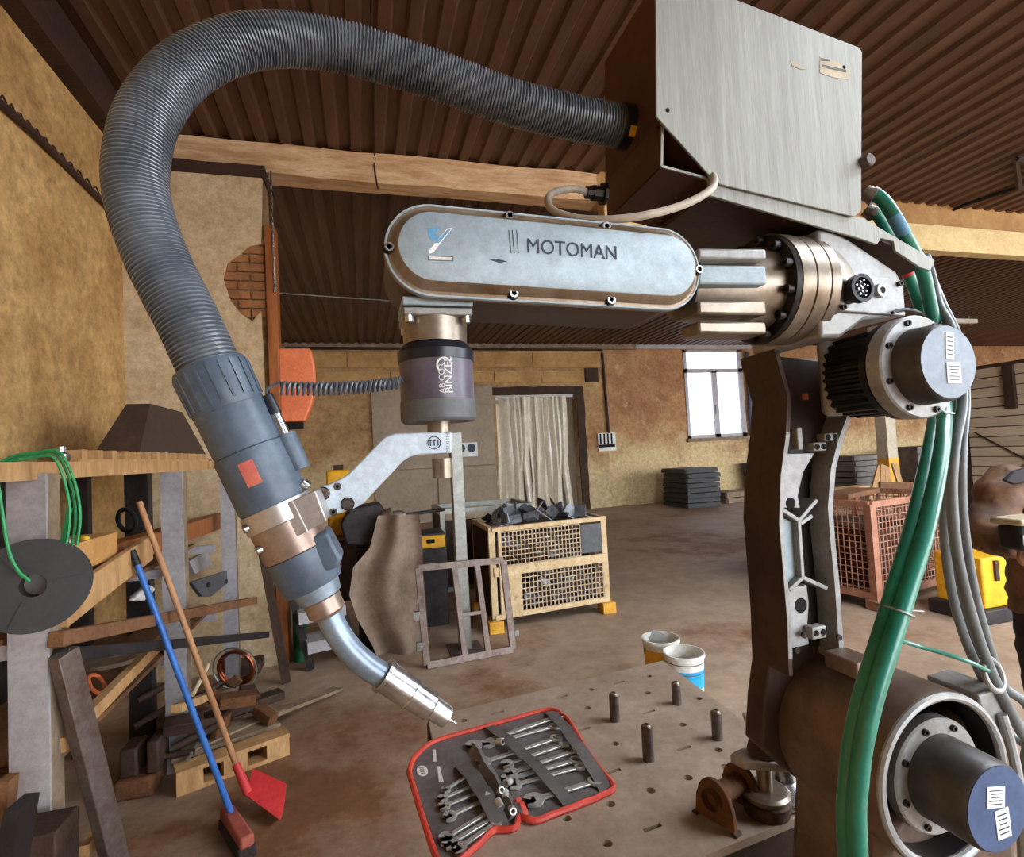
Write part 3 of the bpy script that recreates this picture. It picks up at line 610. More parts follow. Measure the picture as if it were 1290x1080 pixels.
# oval forearm housing + cover
cx0, cx1 = 0.101, 0.452; cz0, cz1 = 1.9285, 1.9175
def stad(r, y, n=20, sc=1.0):
    P = []
    for i in range(n + 1):
        a = math.pi / 2 + math.pi * i / n; P.append(V((cx0 + r * math.cos(a), y, cz0 + r * math.sin(a))))
    for i in range(n + 1):
        a = -math.pi / 2 + math.pi * i / n; P.append(V((cx1 + r * math.cos(a), y, cz1 + r * math.sin(a))))
    return P
build(mb().rings([stad(0.060, 0.724), stad(0.060, 0.86), stad(0.055, 0.868)]), 'forearm_housing', m_brown, ROB)
cov = build(mb().rings([stad(0.0625, 0.732), stad(0.0645, 0.730), stad(0.0645, 0.722), stad(0.0632, 0.7195), stad(0.0595, 0.7195), stad(0.0565, 0.7185), stad(0.0485, 0.706), stad(0.0465, 0.7045)]), 'forearm_cover', m_rim, ROB)
face = build(mb().rings([stad(0.0466, 0.7052), stad(0.0462, 0.7042), stad(0.0455, 0.7038)]), 'cover_face', m_cover, cov)
lip = build(mb().rings([stad(0.0646, 0.7225), stad(0.0636, 0.7185), stad(0.0612, 0.7185), stad(0.0605, 0.7205)], caps=False), 'cover_lip', m_cover, cov)
for (x, y) in ((490, 313), (641, 274), (762, 287), (878, 341), (646, 371), (768, 379)):
    p = PY(x, y, 0.7185); build(mb().lathe([(0, 0.0085), (0.001, 0.0085), (0.001, 0.0065), (0.0075, 0.0065), (0.0075, 0.0035), (0.003, 0.0035), (0.003, 0.0003)], p + V((0, 0.001, 0)), (0, -1, 0), 16), 'screw', m_dkflange, cov)
    build(mb().lathe([(0, 0.0062), (0.0008, 0.0062), (0.0008, 0.0036), (0, 0.0036)], p + V((0, -0.0066, 0)), (0, -1, 0), 16), 'screw_head', m_steel, cov)
fx = V((math.cos(math.radians(-1.8)), 0, math.sin(math.radians(-1.8)))); fzd = V((math.sin(math.radians(1.8)), 0, math.cos(math.radians(1.8))))
p = PY(663, 318, 0.7036); p2 = PY(777, 322, 0.7036)
text('MOTOMAN', 'lettering', 0.0295, p, fx, fzd, m_ink, cov, xs=0.9)
for dx in (0, 4, 9): 
    a = PY(641 + dx * 1.1, 290, 0.7034); c = PY(644 + dx, 319, 0.7034); build(mb().beam(a, c, 0.0008, 0.0006, (0, 1, 0)), 'print_line', m_ink, cov)
def logo(px, nm, m, y=0.7034): build(mb().prism([PY(*p, y) for p in px], (0, 0.0008, 0)), nm, m, cov)
logo([(538, 287), (555, 286), (549, 294), (552, 300), (546, 305), (541, 300)], 'emblem', m_logob)
logo([(563, 288), (570, 287), (546, 318), (540, 320), (541, 315)], 'emblem', m_white, 0.7033)
logo([(564, 289), (568, 289), (553, 306), (548, 306)], 'emblem', m_logob, 0.7030)
logo([(539, 322), (571, 323), (571, 329), (539, 328)], 'emblem_tag', m_ink, 0.7033)
logo([(540, 323), (570, 324), (570, 328), (540, 327)], 'emblem_tag', m_bkw, 0.7030)
logo([(616, 327), (624, 326), (634, 328), (640, 330), (628, 331)], 'scratch', m_ink, 0.7034)
# wrist below the left end
wx, wy = 0.108, 0.785
build(mb().cbox((wx, wy, 1.864), (0.098, 0.098, 0.012)), 'wrist_plate', m_cover, ROB, bevel=0.002)
build(mb().cbox((wx, wy, 1.8505), (0.096, 0.096, 0.010)), 'wrist_plate', m_cast, ROB, bevel=0.002)
for sx in (-1, 1):
    for sy in (-1, 1): build(mb().cyl((wx + sx * 0.04, wy + sy * 0.04, 1.836), (wx + sx * 0.04, wy + sy * 0.04, 1.848), 0.006, n=10), 'bolt', m_steel, ROB)
build(mb().lathe([(0, 0.03), (0, 0.046), (0.034, 0.047), (0.036, 0.044)], (wx, wy, 1.812), (0, 0, 1), 40), 'wrist_flange', m_ringm, ROB)

# ================================================================ WELDING TORCH (sensor, bracket, torch)
TOR = thing('welding_torch', (wx, wy, 1.55), 'slate grey welding torch with bent silver neck on an aluminium bracket under the wrist', 'torch')
sen = build(mb().lathe([(0, 0.04), (0.0, 0.051), (0.004, 0.0545), (0.030, 0.0545), (0.0305, 0.0525)], (wx, wy, 1.699), (0, 0, 1), 48), 'sensor_base', m_greyrub, TOR)
sb = build(mb().lathe([(0, 0.0532), (0.056, 0.0532)], (wx, wy, 1.7295), (0, 0, 1), 48), 'sensor_shell', m_sensor, TOR)
build(mb().lathe([(0, 0.055), (0.014, 0.056), (0.0245, 0.048), (0.0265, 0.04)], (wx, wy, 1.7855), (0, 0, 1), 48), 'sensor_cap', m_hosecuff, TOR)
def wrap(p):   # roll flat print round the sensor shell
    a = (p.x - wx) / 0.0535 + math.radians(-90); r_ = 0.0536 + (wy - p.y) * 0.05
    return V((wx + r_ * math.cos(a), wy + r_ * math.sin(a), p.z))
text('ABICOR', 'lettering', 0.0115, (wx + 0.003, wy, 1.735), (0, 0, 1), (-1, 0, 0), m_white, sb, 0.0004, bend=wrap)
text('BINZEL', 'lettering', 0.016, (wx + 0.014, wy, 1.735), (0, 0, 1), (-1, 0, 0), m_white, sb, 0.0004, bend=wrap)
arc = [V((wx + 0.003 + 0.010 * math.cos(a), wy, 1.774 + 0.010 * math.sin(a))) for a in [math.pi * (0.1 + 1.2 * k / 10) for k in range(11)]]
build(mb().tube([wrap(q) for q in arc], 0.0016, 6), 'emblem', m_white, sb)
build(mb().cyl((wx, wy, 1.672), (wx, wy, 1.70), 0.017, n=20), 'shaft', m_ringm, TOR)
yp = 0.768
ppts = [(569, 544), (498, 546), (486, 550), (478, 557), (440, 596), (430, 603), (397, 618), (411, 653), (450, 639), (458, 634), (508, 581), (516, 576), (527, 573), (569, 571)]
pl_ = [PY(*p, yp) for p in ppts]
br = build(mb().prism(pl_, (0, 0.034, 0)), 'bracket', m_alu, TOR, bevel=0.002)
p = PY(547, 558, yp - 0.0004)
build(mb().torus(p, (0, 1, 0), 0.0088, 0.0007, 28, 6), 'emblem_ring', m_ink, br)
text('m', 'emblem_letter', 0.019, p + V((0, -0.0002, -0.0042)), (1, 0, 0), (0, 0, 1), m_ink, br, 0.0003, 'CENTER')
p = PY(567, 570, yp - 0.0004); text('M1.0414', 'lettering', 0.0082, p, (0.02, 0, 1), (-1, 0, 0.02), m_ringm, br, 0.0003)
build(mb().cyl((wx + 0.002, wy, 1.618), (wx + 0.002, wy, 1.646), 0.015, n=20), 'nut', m_ringm, TOR)
for (x, y, r_) in ((407, 622, 0.0075), (438, 635, 0.0075), (425, 613, 0.004), (420, 645, 0.004)):
    p = PY(x, y, yp); build(mb().lathe([(0, r_), (0.001, r_), (0.001, r_ * 0.55), (-0.001, r_ * 0.55), (-0.001, 0.0002)], p, (0, -1, 0), 18), 'screw', m_pin, br)
    build(mb().torus(p + V((0, -0.0008, 0)), (0, 1, 0), r_ * 1.12, r_ * 0.12, 20, 5), 'screw_recess', m_dkflange, br)
YT = 0.72
t0, t1 = PY(266, 468, YT), PY(388, 722, YT); ta = (t1 - t0).normalized(); TL = (t1 - t0).length; kk = TL / math.hypot(122, 254); mp_ = mpp(t0)
def TP(t): return t0 + ta * (t * kk)      # t in photo pixels along the torch axis
def rp(wpx): return wpx / 2 * mp_ * 0.97
def tl(prof, nm, m, n=44, par=None):
    return build(mb().lathe([(t * kk, rp(w_)) for t, w_ in prof], t0, ta, n), nm, m, par or TOR)
cuff = tl([(-6, 78), (-6, 88), (0, 92), (52, 88), (54, 86)], 'cuff', m_torch)
px_ = ta.orthogonal().normalized(); py_ = ta.cross(px_)
for k in range(20):
    a = 2 * math.pi * k / 20; d = px_ * math.cos(a) + py_ * math.sin(a)
    build(mb().beam(TP(0) + d * rp(91), TP(46) + d * rp(89), 0.0028, 0.003, d), 'grip_rib', m_torch, cuff)
body = tl([(52, 84), (54, 87), (108, 86), (109, 84)], 'upper_body', m_torch)
low = tl([(109, 85), (110, 90), (180, 90), (186, 86)], 'lower_body', m_torch)
# side boss with the small cable
bo = PY(352, 575, YT - 0.0); bdir = ta
build(mb().cyl(PY(358, 548, YT), PY(377, 592, YT), 0.014, 0.014, 20), 'side_boss', m_torch, TOR)
build(mb().cyl(PY(346, 520, YT), PY(358, 548, YT), 0.0065, 0.008, 16), 'cable_ferrule', m_steel, TOR)
build(mb().cyl(PY(337, 498, YT), PY(347, 522, YT), 0.0065, 0.008, 16), 'cable_boot', m_hosecuff, TOR)
q = PY(314, 597, YT - 0.045)
lab = mb(); d_ = (q - (t0 + ta * ((q - t0).dot(ta)))).normalized(); lc = t0 + ta * ((q - t0).dot(ta)); sidev = ta.cross(d_)
rs = []
for t in (-1, 1):
    rs.append([lc + ta * (t * 0.0145) + (d_ * math.cos(a) + sidev * math.sin(a)) * (rp(90) + e) for e, aa in ((0.0008, (-0.2, -0.1, 0, 0.1, 0.2)), (-0.0005, (0.2, 0.1, 0, -0.1, -0.2))) for a in aa])
build(lab.rings(rs), 'warning_label', m_redlab, low)
tl([(184, 84), (185, 91), (208, 91), (209, 84)], 'clamp_ring', m_block2)
tl([(208, 78), (209, 86), (250, 86), (252, 80)], 'clamp', m_copper)
blk = [PY(*p, YT - 0.038) for p in ((345, 641), (397, 618), (412, 656), (364, 682))]
cb = build(mb().prism(blk, (0, 0.082, 0)), 'clamp_block', m_block2, TOR, bevel=0.0015)
for (a, c, m) in (((368, 631), (388, 671), m_white), ((344, 642), (364, 682), m_black)):
    build(mb().beam(PY(*a, YT - 0.0385), PY(*c, YT - 0.0385), 0.0014, 0.001, (0, 1, 0)), 'slot', m, cb)
for (x, y) in ((322, 661), (338, 688)):
    p = PY(x, y, YT - 0.02); build(mb().cyl(p, p + V((-0.012, -0.006, -0.004)), 0.0055, n=12), 'screw', m_steel, TOR)
p = PY(386, 616, YT - 0.01); build(mb().cyl(p, p + V((-0.006, 0, 0.006)), 0.009, n=14), 'screw', m_steel, TOR)
tl([(250, 74), (252, 84), (295, 80), (300, 74)], 'lower_body', m_torch)
n0 = PY(378, 700, YT)
lb = [PY(*p, YT - 0.03) for p in ((385, 680), (412, 668), (432, 706), (424, 716), (402, 724))]
build(mb().prism(lb, (0, 0.06, 0)), 'lower_housing', m_torch, TOR, bevel=0.005)
a0, a1, a2 = PY(388, 718, YT), PY(404, 752, YT), PY(414, 775, YT)
build(mb().lathe([(0, 0.034), (0.012, 0.031), ((a1 - a0).length, 0.026)], a0, a1 - a0, 32), 'reducer', m_neck, TOR)
build(mb().lathe([(0, 0.02), (0.002, 0.0225), ((a2 - a1).length * 0.8, 0.0225), ((a2 - a1).length, 0.017)], a1, a2 - a1, 32), 'neck_nut', m_copper, TOR)
nk = spline([PY(*p, YT) for p in ((412, 770), (425, 797), (442, 820), (463, 839), (488, 855), (500, 861))], 8)
build(mb().tube(nk, 0.0155, 24), 'neck', m_neck, TOR)
nz0, nz1 = PY(482, 850, YT), PY(565, 905, YT); na = nz1 - nz0; nl_ = na.length
nzp = [(0, 0.0165), (0, 0.0215), (0.05, 0.0215), (0.06, 0.0195), (0.40, 0.0195), (0.41, 0.0203), (0.43, 0.0203), (0.44, 0.0188), (0.68, 0.018), (0.71, 0.0185), (0.74, 0.0150), (0.97, 0.0138), (0.97, 0.011), (0.9, 0.011)]
nz = build(mb().lathe([(t * nl_, r_) for t, r_ in nzp], nz0, na, 32), 'gas_nozzle', m_steel, TOR)
build(mb().cyl(nz0 + na * 0.9, nz0 + na * 1.0, 0.005, n=12), 'contact_tip', m_cprred, nz)
build(mb().cyl(nz0 + na * 0.98, nz0 + na * 1.12, 0.0012, n=8), 'wire_tip', m_steel, nz)

# ribbed hose from torch to the feeder box
hp = [(t0 - ta * 0.0, None)]
path = [PY(266, 468, 0.72), PY(240, 410, 0.72), PY(200, 330, 0.725), PY(176, 262, 0.73), PY(172, 205, 0.735), PY(190, 140, 0.75), PY(240, 83, 0.775), PY(320, 52, 0.80), PY(420, 57, 0.82), PY(540, 92, 0.83), PY(640, 128, 0.83), PY(730, 150, 0.83), PY(800, 162, 0.83)]
sp = spline(path, 60)
L = [0]
for a, c in zip(sp[:-1], sp[1:]): L.append(L[-1] + (c - a).length)
def at(s):
    import bisect
    i = min(max(bisect.bisect(L, s) - 1, 0), len(sp) - 2); t = (s - L[i]) / max(1e-9, L[i + 1] - L[i]); return sp[i].lerp(sp[i + 1], t)
pitch = 0.0052; nr = int((L[-1] - 0.02) / pitch); pts = []; rr = []
for k in range(nr):
    for f_, r_ in ((0, 0.0318), (0.3, 0.0354), (0.6, 0.0354), (0.9, 0.0318)):
        pts.append(at((k + f_) * pitch)); rr.append(r_)
HOS = thing('ribbed_hose', t0, 'thick grey ribbed hose arching from the torch over to the feeder box', 'hose')
build(mb().tube(pts, rr, 28), 'hose_tube', m_hose, HOS)
e0 = at(L[-1] - 0.035); e1 = at(L[-1]); ed = (e1 - e0).normalized()
build(mb().lathe([(0, 0.034), (0.002, 0.037), (0.034, 0.037), (0.036, 0.030), (0.05, 0.030)], e0, ed, 36), 'hose_cuff', m_hosecuff, HOS)
side = ed.cross(V((0, 0, 1))).normalized(); fr_ = (V((0, -1, 0)) - ed * V((0, -1, 0)).dot(ed)).normalized(); dn = ed.cross(fr_)
if dn.z > 0: dn = -dn
rs = [[e0 + ed * s + (fr_ * math.cos(a) + dn * math.sin(a)) * (0.037 + e) for e, aa in ((0.0008, (0.5, 0.65, 0.8, 0.95)), (-0.0005, (0.95, 0.8, 0.65, 0.5))) for a in aa] for s in (0.010, 0.028)]
build(mb().rings(rs), 'yellow_label', m_yellow, HOS)

# ================================================================ FEEDER BOX
YB = 0.72
BOX = thing('feeder_box', PY(960, 260, YB + 0.1), 'grey sheet metal wire feeder box with streaked side panel above the robot forearm', 'box')
pp = [(826, -40), (1083, 60), (1086, 66), (1085, 266), (1076, 273), (903, 231), (827, 147)]
P_ = [PY(*p, YB) for p in pp]; P_[1] = P_[1] + V((0, 0, 0)); 
pan = build(mb().prism(P_, (0, 0.004, 0)), 'side_panel', m_panel, BOX, bevel=0.001)
xl, xr_ = P_[0].x + 0.006, P_[2].x - 0.01; zt_ = P_[1].z - 0.0; zb_ = P_[4].z + 0.002
bz = PY(750, 262, 0.92).z
bp = [PY(*p, YB + 0.004) for p in ((830, -34), (1080, 64), (1081, 262), (1074, 268), (906, 227), (832, 147))]
build(mb().prism(bp, (0, 0.2, 0)), 'box_body', m_panedge, BOX)
# flanged cut-out under the hose entry
cu = [PY(*p, YB + 0.012) for p in ((834, 160), (833, 210), (886, 224), (900, 232))]
c_ = mb()
for a, d in zip(cu[:-1], cu[1:]): c_.beam(a + V((0, 0.09, 0)), d + V((0, 0.09, 0)), 0.004, 0.18, (0, 1, 0))
build(c_, 'hose_tray', m_panedge, BOX)
e_ = mb()
for a, d in zip(cu[:-1], cu[1:]): e_.beam(a, d, 0.004, 0.004, (0, 1, 0))
build(e_, 'tray_edge', m_panel, BOX)
xb0 = cu[0].x
build(mb().box((xb0 - 0.004, YB + 0.02, cu[1].z), (xb0 + 0.0, 0.93, cu[0].z + 0.02)), 'entry_plate', m_panedge, BOX)
build(mb().box((xb0, 0.90, bz), (P_[5].x + 0.05, 0.93, cu[0].z + 0.02)), 'back_plate', m_panedge, BOX)
# mounting plate
mp2 = [PY(*p, YB + 0.006) for p in ((893, 224), (1076, 272), (1088, 275), (1178, 328), (1172, 341), (1160, 337), (1128, 316), (1126, 304), (1110, 300), (1105, 308), (1085, 301), (893, 246))]
build(mb().prism(mp2, (0, 0.005, 0)), 'mounting_rail', m_panel, BOX, bevel=0.001)
za = P_[5].z - 0.008; q1 = PY(1085, 290, YB + 0.006); q2 = PY(1174, 334, YB + 0.006)
build(mb().prism([PY(893, 236, YB + 0.011), PY(1085, 283, YB + 0.011), PY(1085, 290, YB + 0.011), PY(893, 244, YB + 0.011)], (0, 0.2, 0)), 'mounting_plate', m_brown, BOX)
build(mb().prism([PY(1085, 284, YB + 0.011), PY(1172, 329, YB + 0.011), PY(1172, 335, YB + 0.011), PY(1085, 291, YB + 0.011)], (0, 0.2, 0)), 'mounting_plate', m_brown, BOX)
build(mb().box((PY(1000, 300, 0.8).x, 0.78, fz + 0.08), (PY(1060, 300, 0.8).x, 0.88, PY(960, 262, YB).z + 0.0)), 'mounting_foot', m_brown, BOX)
p = PY(1086, 205, YB); build(mb().lathe([(0, 0.006), (0.004, 0.011), (0.016, 0.011), (0.018, 0.009)], p + V((0.004, 0.004, 0)), (0, -1, 0), 18), 'thumb_screw', m_pin, BOX)
for (x, y) in ((841, 139), (1063, 85)):
    p = PY(x, y, YB); build(mb().cyl(p + V((0, 0.0, 0)), p + V((0, -0.001, 0)), 0.0035, n=10), 'panel_hole', m_black, pan)
for px in ([(1033, 71), (1052, 77), (1070, 88), (1069, 100), (1052, 98), (1033, 92)], [(996, 76), (1004, 80), (1016, 87), (1010, 88), (998, 83)]):
    build(mb().prism([PY(*p, YB - 0.0006) for p in px], (0, 0.0006, 0)), 'label_remains', m_pend, pan)
for px in ([(1035, 73), (1046, 75), (1046, 77), (1035, 76)], [(1036, 81), (1066, 88), (1066, 91), (1036, 84)]):
    build(mb().prism([PY(*p, YB - 0.0012) for p in px], (0, 0.0006, 0)), 'print_line', m_plate, pan)
# white looped cable with gland
gl = PY(762, 246, 0.86)
build(mb().lathe([(0, 0.011), (0.012, 0.011), (0.012, 0.014), (0.03, 0.014), (0.03, 0.02), (0.036, 0.02)], gl + V((-0.036, 0, 0.002)), (1, 0, 0), 8), 'cable_gland', m_dkflange, BOX)
cb_ = [gl + V((-0.03, 0, 0.002)), PY(722, 238, 0.85), PY(697, 243, 0.83), PY(690, 254, 0.81), PY(700, 267, 0.78), PY(735, 276, 0.75), PY(790, 275, 0.715), PY(850, 262, 0.70), PY(890, 243, 0.70), PY(900, 228, 0.71), PY(893, 216, 0.74)]
single(mb().tube(spline(cb_, 10), 0.0062, 12), 'looped_cable', m_whitec, 'dirty white cable looping below the feeder box', 'cable')
# coiled cable from the torch to the sensor
c0, c1 = PY(352, 489, 0.72), PY(503, 482, 0.755); nturn = 24; pts = spline([PY(337, 500, 0.72), PY(336, 492, 0.72), PY(342, 486, 0.72)], 6)
for i in range(nturn * 12 + 1):
    t = i / (nturn * 12); a = 2 * math.pi * nturn * t; c = c0.lerp(c1, t) + V((0, 0, -0.004 * math.sin(math.pi * t))); pts.append(c + V((0.15 * 0.0075 * math.cos(a), 0.0072 * math.sin(a), 0.0078 * math.cos(a))))
pts.append(V((wx - 0.05, wy - 0.02, c1.z)))
single(mb().tube(pts, 0.0019, 6), 'coiled_cable', m_coil, 'dark coiled cable between the torch and the sensor drum', 'cable')

# ================================================================ HOSES AND CABLES ON THE ROBOT
def cable(nm, pts, r_, m, label, cat, group=None, n=12):
    return single(mb().tube(spline(pts, 10), r_, n), nm, m, label, cat, group)
gA = [PY(1090, 243, 0.76), PY(1112, 252, 0.74), PY(1136, 290, 0.73), PY(1160, 335, 0.75), PY(1170, 375, 0.76), PY(1180, 430, 0.77), PY(1189, 500, 0.74), PY(1187, 560, 0.66), PY(1168, 660, 0.60), PY(1132, 780, 0.57), PY(1098, 890, 0.56), PY(1082, 980, 0.56), PY(1082, 1100, 0.56)]
gB = [PY(1090, 264, 0.78), PY(1106, 272, 0.77), PY(1122, 300, 0.775), PY(1146, 350, 0.80), PY(1160, 390, 0.81), PY(1172, 440, 0.80), PY(1178, 505, 0.76), PY(1172, 560, 0.675), PY(1150, 660, 0.615), PY(1115, 780, 0.585), PY(1082, 890, 0.575), PY(1068, 980, 0.575), PY(1068, 1100, 0.575)]
for G in (gA, gB):
    e = G[-1]; G += [V((e.x + 0.02, e.y + 0.02, 0.62)), V((0.70, 0.64, 0.42)), V((0.80, 0.74, 0.30))]
g1 = thing('green_hose', gA[-1], 'green hose in front of its twin, from the feeder box down the arm', 'hose', 'green hoses')
build(mb().tube(spline(gA, 10), 0.0115, 16), 'hose_tube', m_green, g1)
g2 = thing('green_hose', gB[-1], 'green hose tied behind its twin, from the feeder box down the arm', 'hose', 'green hoses')
build(mb().tube(spline(gB, 10), 0.0105, 16), 'hose_tube', m_green, g2)
for g, G, r_ in ((g1, gA, 0.0135), (g2, gB, 0.0125)):
    d = (G[1] - G[0]).normalized(); build(mb().lathe([(0, r_), (0.012, r_), (0.012, r_ * 1.15), (0.02, r_ * 1.15)], G[0], d, 16), 'hose_clip', m_galv, g)
p0 = spline(gB, 10)[25:30]; build(mb().tube(p0, 0.0109, 16), 'red_tape', m_red, g2)
p0 = spline(gA, 10)[16:22]; build(mb().tube(p0, 0.0119, 16), 'blue_tape', m_logob, g1)
for (x, y, Yt) in ((1135, 770, 0.573), (1180, 520, 0.70)):
    c = PY(x, y, Yt); c2 = PY(x - 16, y - 2, Yt + 0.012); ax = (PY(x - 10, y + 40, Yt) - c).normalized()
    single(mb().torus((c + c2) / 2, ax, 0.022, 0.0016, 28, 5).cyl(c + V((0.012, -0.004, 0)), c + V((0.032, -0.006, -0.003)), 0.0014, n=5), 'cable_tie', m_white if y < 600 else m_galv, 'white cable tie round the green hoses below the elbow motor' if y < 600 else 'grey cable tie round the green hoses beside the arm', 'cable tie')
gc = [([(1183, 385), (1200, 420), (1212, 500), (1203, 560), (1199, 620), (1206, 700), (1225, 780), (1250, 850), (1285, 920), (1320, 990)], 0.70, 0.0085),
      ([(1188, 385), (1208, 430), (1216, 500), (1212, 560), (1212, 640), (1222, 720), (1238, 790), (1262, 860), (1300, 935)], 0.712, 0.008),
      ([(1178, 375), (1202, 430), (1207, 510), (1200, 580), (1190, 650), (1196, 730), (1214, 800), (1240, 860), (1268, 920), (1300, 980)], 0.735, 0.0075),
      ([(1180, 370), (1206, 440), (1205, 520), (1196, 590), (1203, 680), (1212, 750), (1228, 810), (1256, 880), (1290, 960)], 0.755, 0.007)]
GL = ('thickest grey cable, foremost in the bundle behind the elbow motor', 'grey cable second from the front in the bundle behind the elbow motor', 'grey cable third from the front in the bundle behind the elbow motor', 'thinnest grey cable, rearmost in the bundle behind the elbow motor')
for i, (pp_, y_, r_) in enumerate(gc):
    ys_ = [y_ + (0.07 if k < 1 else 0.04 if k < 2 else 0.02 if k == 2 else 0) for k in range(len(pp_))]
    cable('grey_cable', [PY(1166, 322, 0.80 + 0.02 * i), PY(1174, 350, 0.79 + 0.02 * i)] + [PY(a, c, yy) for (a, c), yy in zip(pp_, ys_)] + [V((1.2, 0.86 + 0.03 * i, 0.55)), V((1.08, 0.84 + 0.02 * i, 0.22))], r_, m_greyc, GL[i], 'cable', 'grey cable bundle')
cable('thin_cable', [PY(1164, 400, 0.77), PY(1158, 394, 0.75), PY(1140, 390, 0.72), PY(1124, 394, 0.715)], 0.003, m_rubber, 'short thin black cable over the elbow motor', 'cable')
single(mb().tube(spline([PY(1105, 800, 0.62), PY(1102, 793, 0.64), PY(1112, 800, 0.66), PY(1150, 812, 0.70), PY(1215, 832, 0.68), PY(1246, 846, 0.69)], 8), 0.0035, 8), 'retaining_cord', m_green, 'dark green cord tying the hoses to the cable ring', 'cord')
# cable ring bracket on the shoulder
RG = thing('cable_bracket', PY(1250, 950, 0.70), 'grey cast bracket with a ring guiding the cable bundle', 'bracket')
build(mb().prism([PY(*p, 0.705) for p in ((1232, 876), (1262, 866), (1274, 880), (1266, 920), (1262, 950), (1250, 930), (1240, 905))], (0, 0.09, 0)), 'bracket_body', m_cast, RG, bevel=0.004)
c = PY(1251, 850, 0.70); build(mb().torus(c, (0.2, -1, 0.3), 0.026, 0.005, 30, 10), 'ring', m_cast, RG)
build(mb().tube(spline([PY(1262, 900, 0.70), PY(1276, 950, 0.69), PY(1286, 1010, 0.68), PY(1290, 1090, 0.67)], 8), 0.008, 10), 'bracket_rod', m_cast, RG)

# ================================================================ WELDING TABLE
TZ = 0.78
c4 = [V((0.172, 1.862, TZ)), V((1.128, 1.985, TZ)), V((1.086, 1.085, TZ)), V((0.17, 0.985, TZ))]
TAB = thing('welding_table', ((c4[0] + c4[2]) / 2).to_2d().to_3d(), 'brown steel welding table with round holes and slots beside the robot', 'table')
bm = bmesh.new(); edges = []
def loop(pts):
    vs = [bm.verts.new(p) for p in pts]
    for i in range(len(vs)): edges.append(bm.edges.new((vs[i], vs[(i + 1) % len(vs)])))
loop(c4)
holes = [(745, 869), (817, 852), (816, 873), (740, 892), (775, 937), (820, 996), (769, 1013), (714, 1031), (765, 1063), (584, 908), (867, 980), (914, 966), (860, 913), (880, 880), (905, 945)]
for h in holes:
    p = PZ(*h, TZ); loop([p + V((0.012 * math.cos(a), 0.012 * math.sin(a), 0)) for a in [2 * math.pi * k / 12 for k in range(12)]])
for h in ((707, 878), (780, 860), (627, 898), (735, 919), (817, 897), (772, 972), (822, 1043), (862, 943)):
    p = PZ(*h, TZ); loop([p + V((dx, dy, 0)) for dx, dy in ((-0.024, -0.009), (0.024, -0.003), (0.024, 0.009), (-0.024, 0.003))])
bmesh.ops.triangle_fill(bm, use_beauty=True, use_dissolve=False, edges=edges)
fs = list(bm.faces); ex = bmesh.ops.extrude_face_region(bm, geom=fs)
for v in [g for g in ex['geom'] if isinstance(g, bmesh.types.BMVert)]: v.co.z -= 0.018
bm.verts.index_update(); t_ = mb(); t_.v = [v.co.copy() for v in bm.verts]; t_.f = [[v.index for v in f.verts] for f in bm.faces]; bm.free()
build(t_, 'table_top', m_table, TAB, smooth=False)
cen = (c4[0] + c4[2]) / 2
for a, d in zip(c4, c4[1:] + c4[:1]):
    a2 = a.lerp(cen, 0.06) - V((0, 0, 0.053)); d2 = d.lerp(cen, 0.06) - V((0, 0, 0.053)); build(mb().beam(a2, d2, 0.05, 0.07), 'apron', m_tabedge, TAB)
    build(mb().box((a2.x - 0.03, a2.y - 0.03, 0), (a2.x + 0.03, a2.y + 0.03, TZ - 0.02)), 'leg', m_tabedge, TAB)
for (x, y, h, lab) in ((775, 908, 0.085, 'steel pin standing between the pouch and the two buckets'), (817, 958, 0.095, 'steel pin standing nearest the right end of the tool pouch'), (853, 887, 0.07, 'steel pin standing by the table edge near the blue bucket'), (904, 931, 0.08, 'steel pin standing near the steel fixture')):
    p = PZ(x, y, TZ); pn = thing('steel_pin', p, lab, 'pin', 'pins in the table holes')
    build(mb().lathe([(0, 0.0155), (h - 0.004, 0.0155), (h, 0.0125)], p, (0, 0, 1), 20), 'shank', m_pin, pn)
    build(mb().lathe([(h, 0.0125), (h + 0.003, 0.010), (h + 0.003, 0.006), (h - 0.003, 0.006)], p, (0, 0, 1), 16), 'pin_head', m_ringm, pn)
# rusty double plate bracket
def lug(p, q):   # outline of a plate in the plane through p-q (bottom corners), rounded top
    w_ = (q - p); n_ = 14; c = (p + q) / 2; out_ = [p, q]
    for k in range(n_ + 1):
        a = math.pi * 0.0 + math.pi * k / n_
        out_.append(c + w_ * 0.46 * math.cos(a) * (1 if k in (0, n_) else 0.92) + V((0, 0, 0.045 + 0.05 * math.sin(a))))
    return out_
RB = thing('rusty_bracket', PZ(912, 1045, TZ), 'rusty twin plate bracket with a bushing on the table corner', 'bracket')
b0, b1 = PZ(876, 1022, TZ + 0.004), PZ(926, 1052, TZ + 0.004); off = PZ(950, 1034, TZ) - PZ(926, 1052, TZ)
for o_ in (V((0, 0, 0)), off * 1.35):
    build(mb().prism([q + o_ for q in lug(b0, b1)], off.normalized() * 0.012), 'side_plate', m_rust, RB, bevel=0.002)
    for q in (b0, b1): build(mb().cyl(q + o_ + V((0, 0, -0.003)) - off.normalized() * 0.004, q + o_ + V((0, 0, -0.003)) + off.normalized() * 0.016, 0.007, n=8), 'stud', m_rustdk, RB)
cc = (b0 + b1) / 2 + V((0, 0, 0.052))
build(mb().lathe([(0, 0.024), (off.length * 1.35 + 0.02, 0.024), (off.length * 1.35 + 0.02, 0.015), (0, 0.015)], cc - off.normalized() * 0.01, off, 20, caps=False), 'bushing', m_rust, RB)
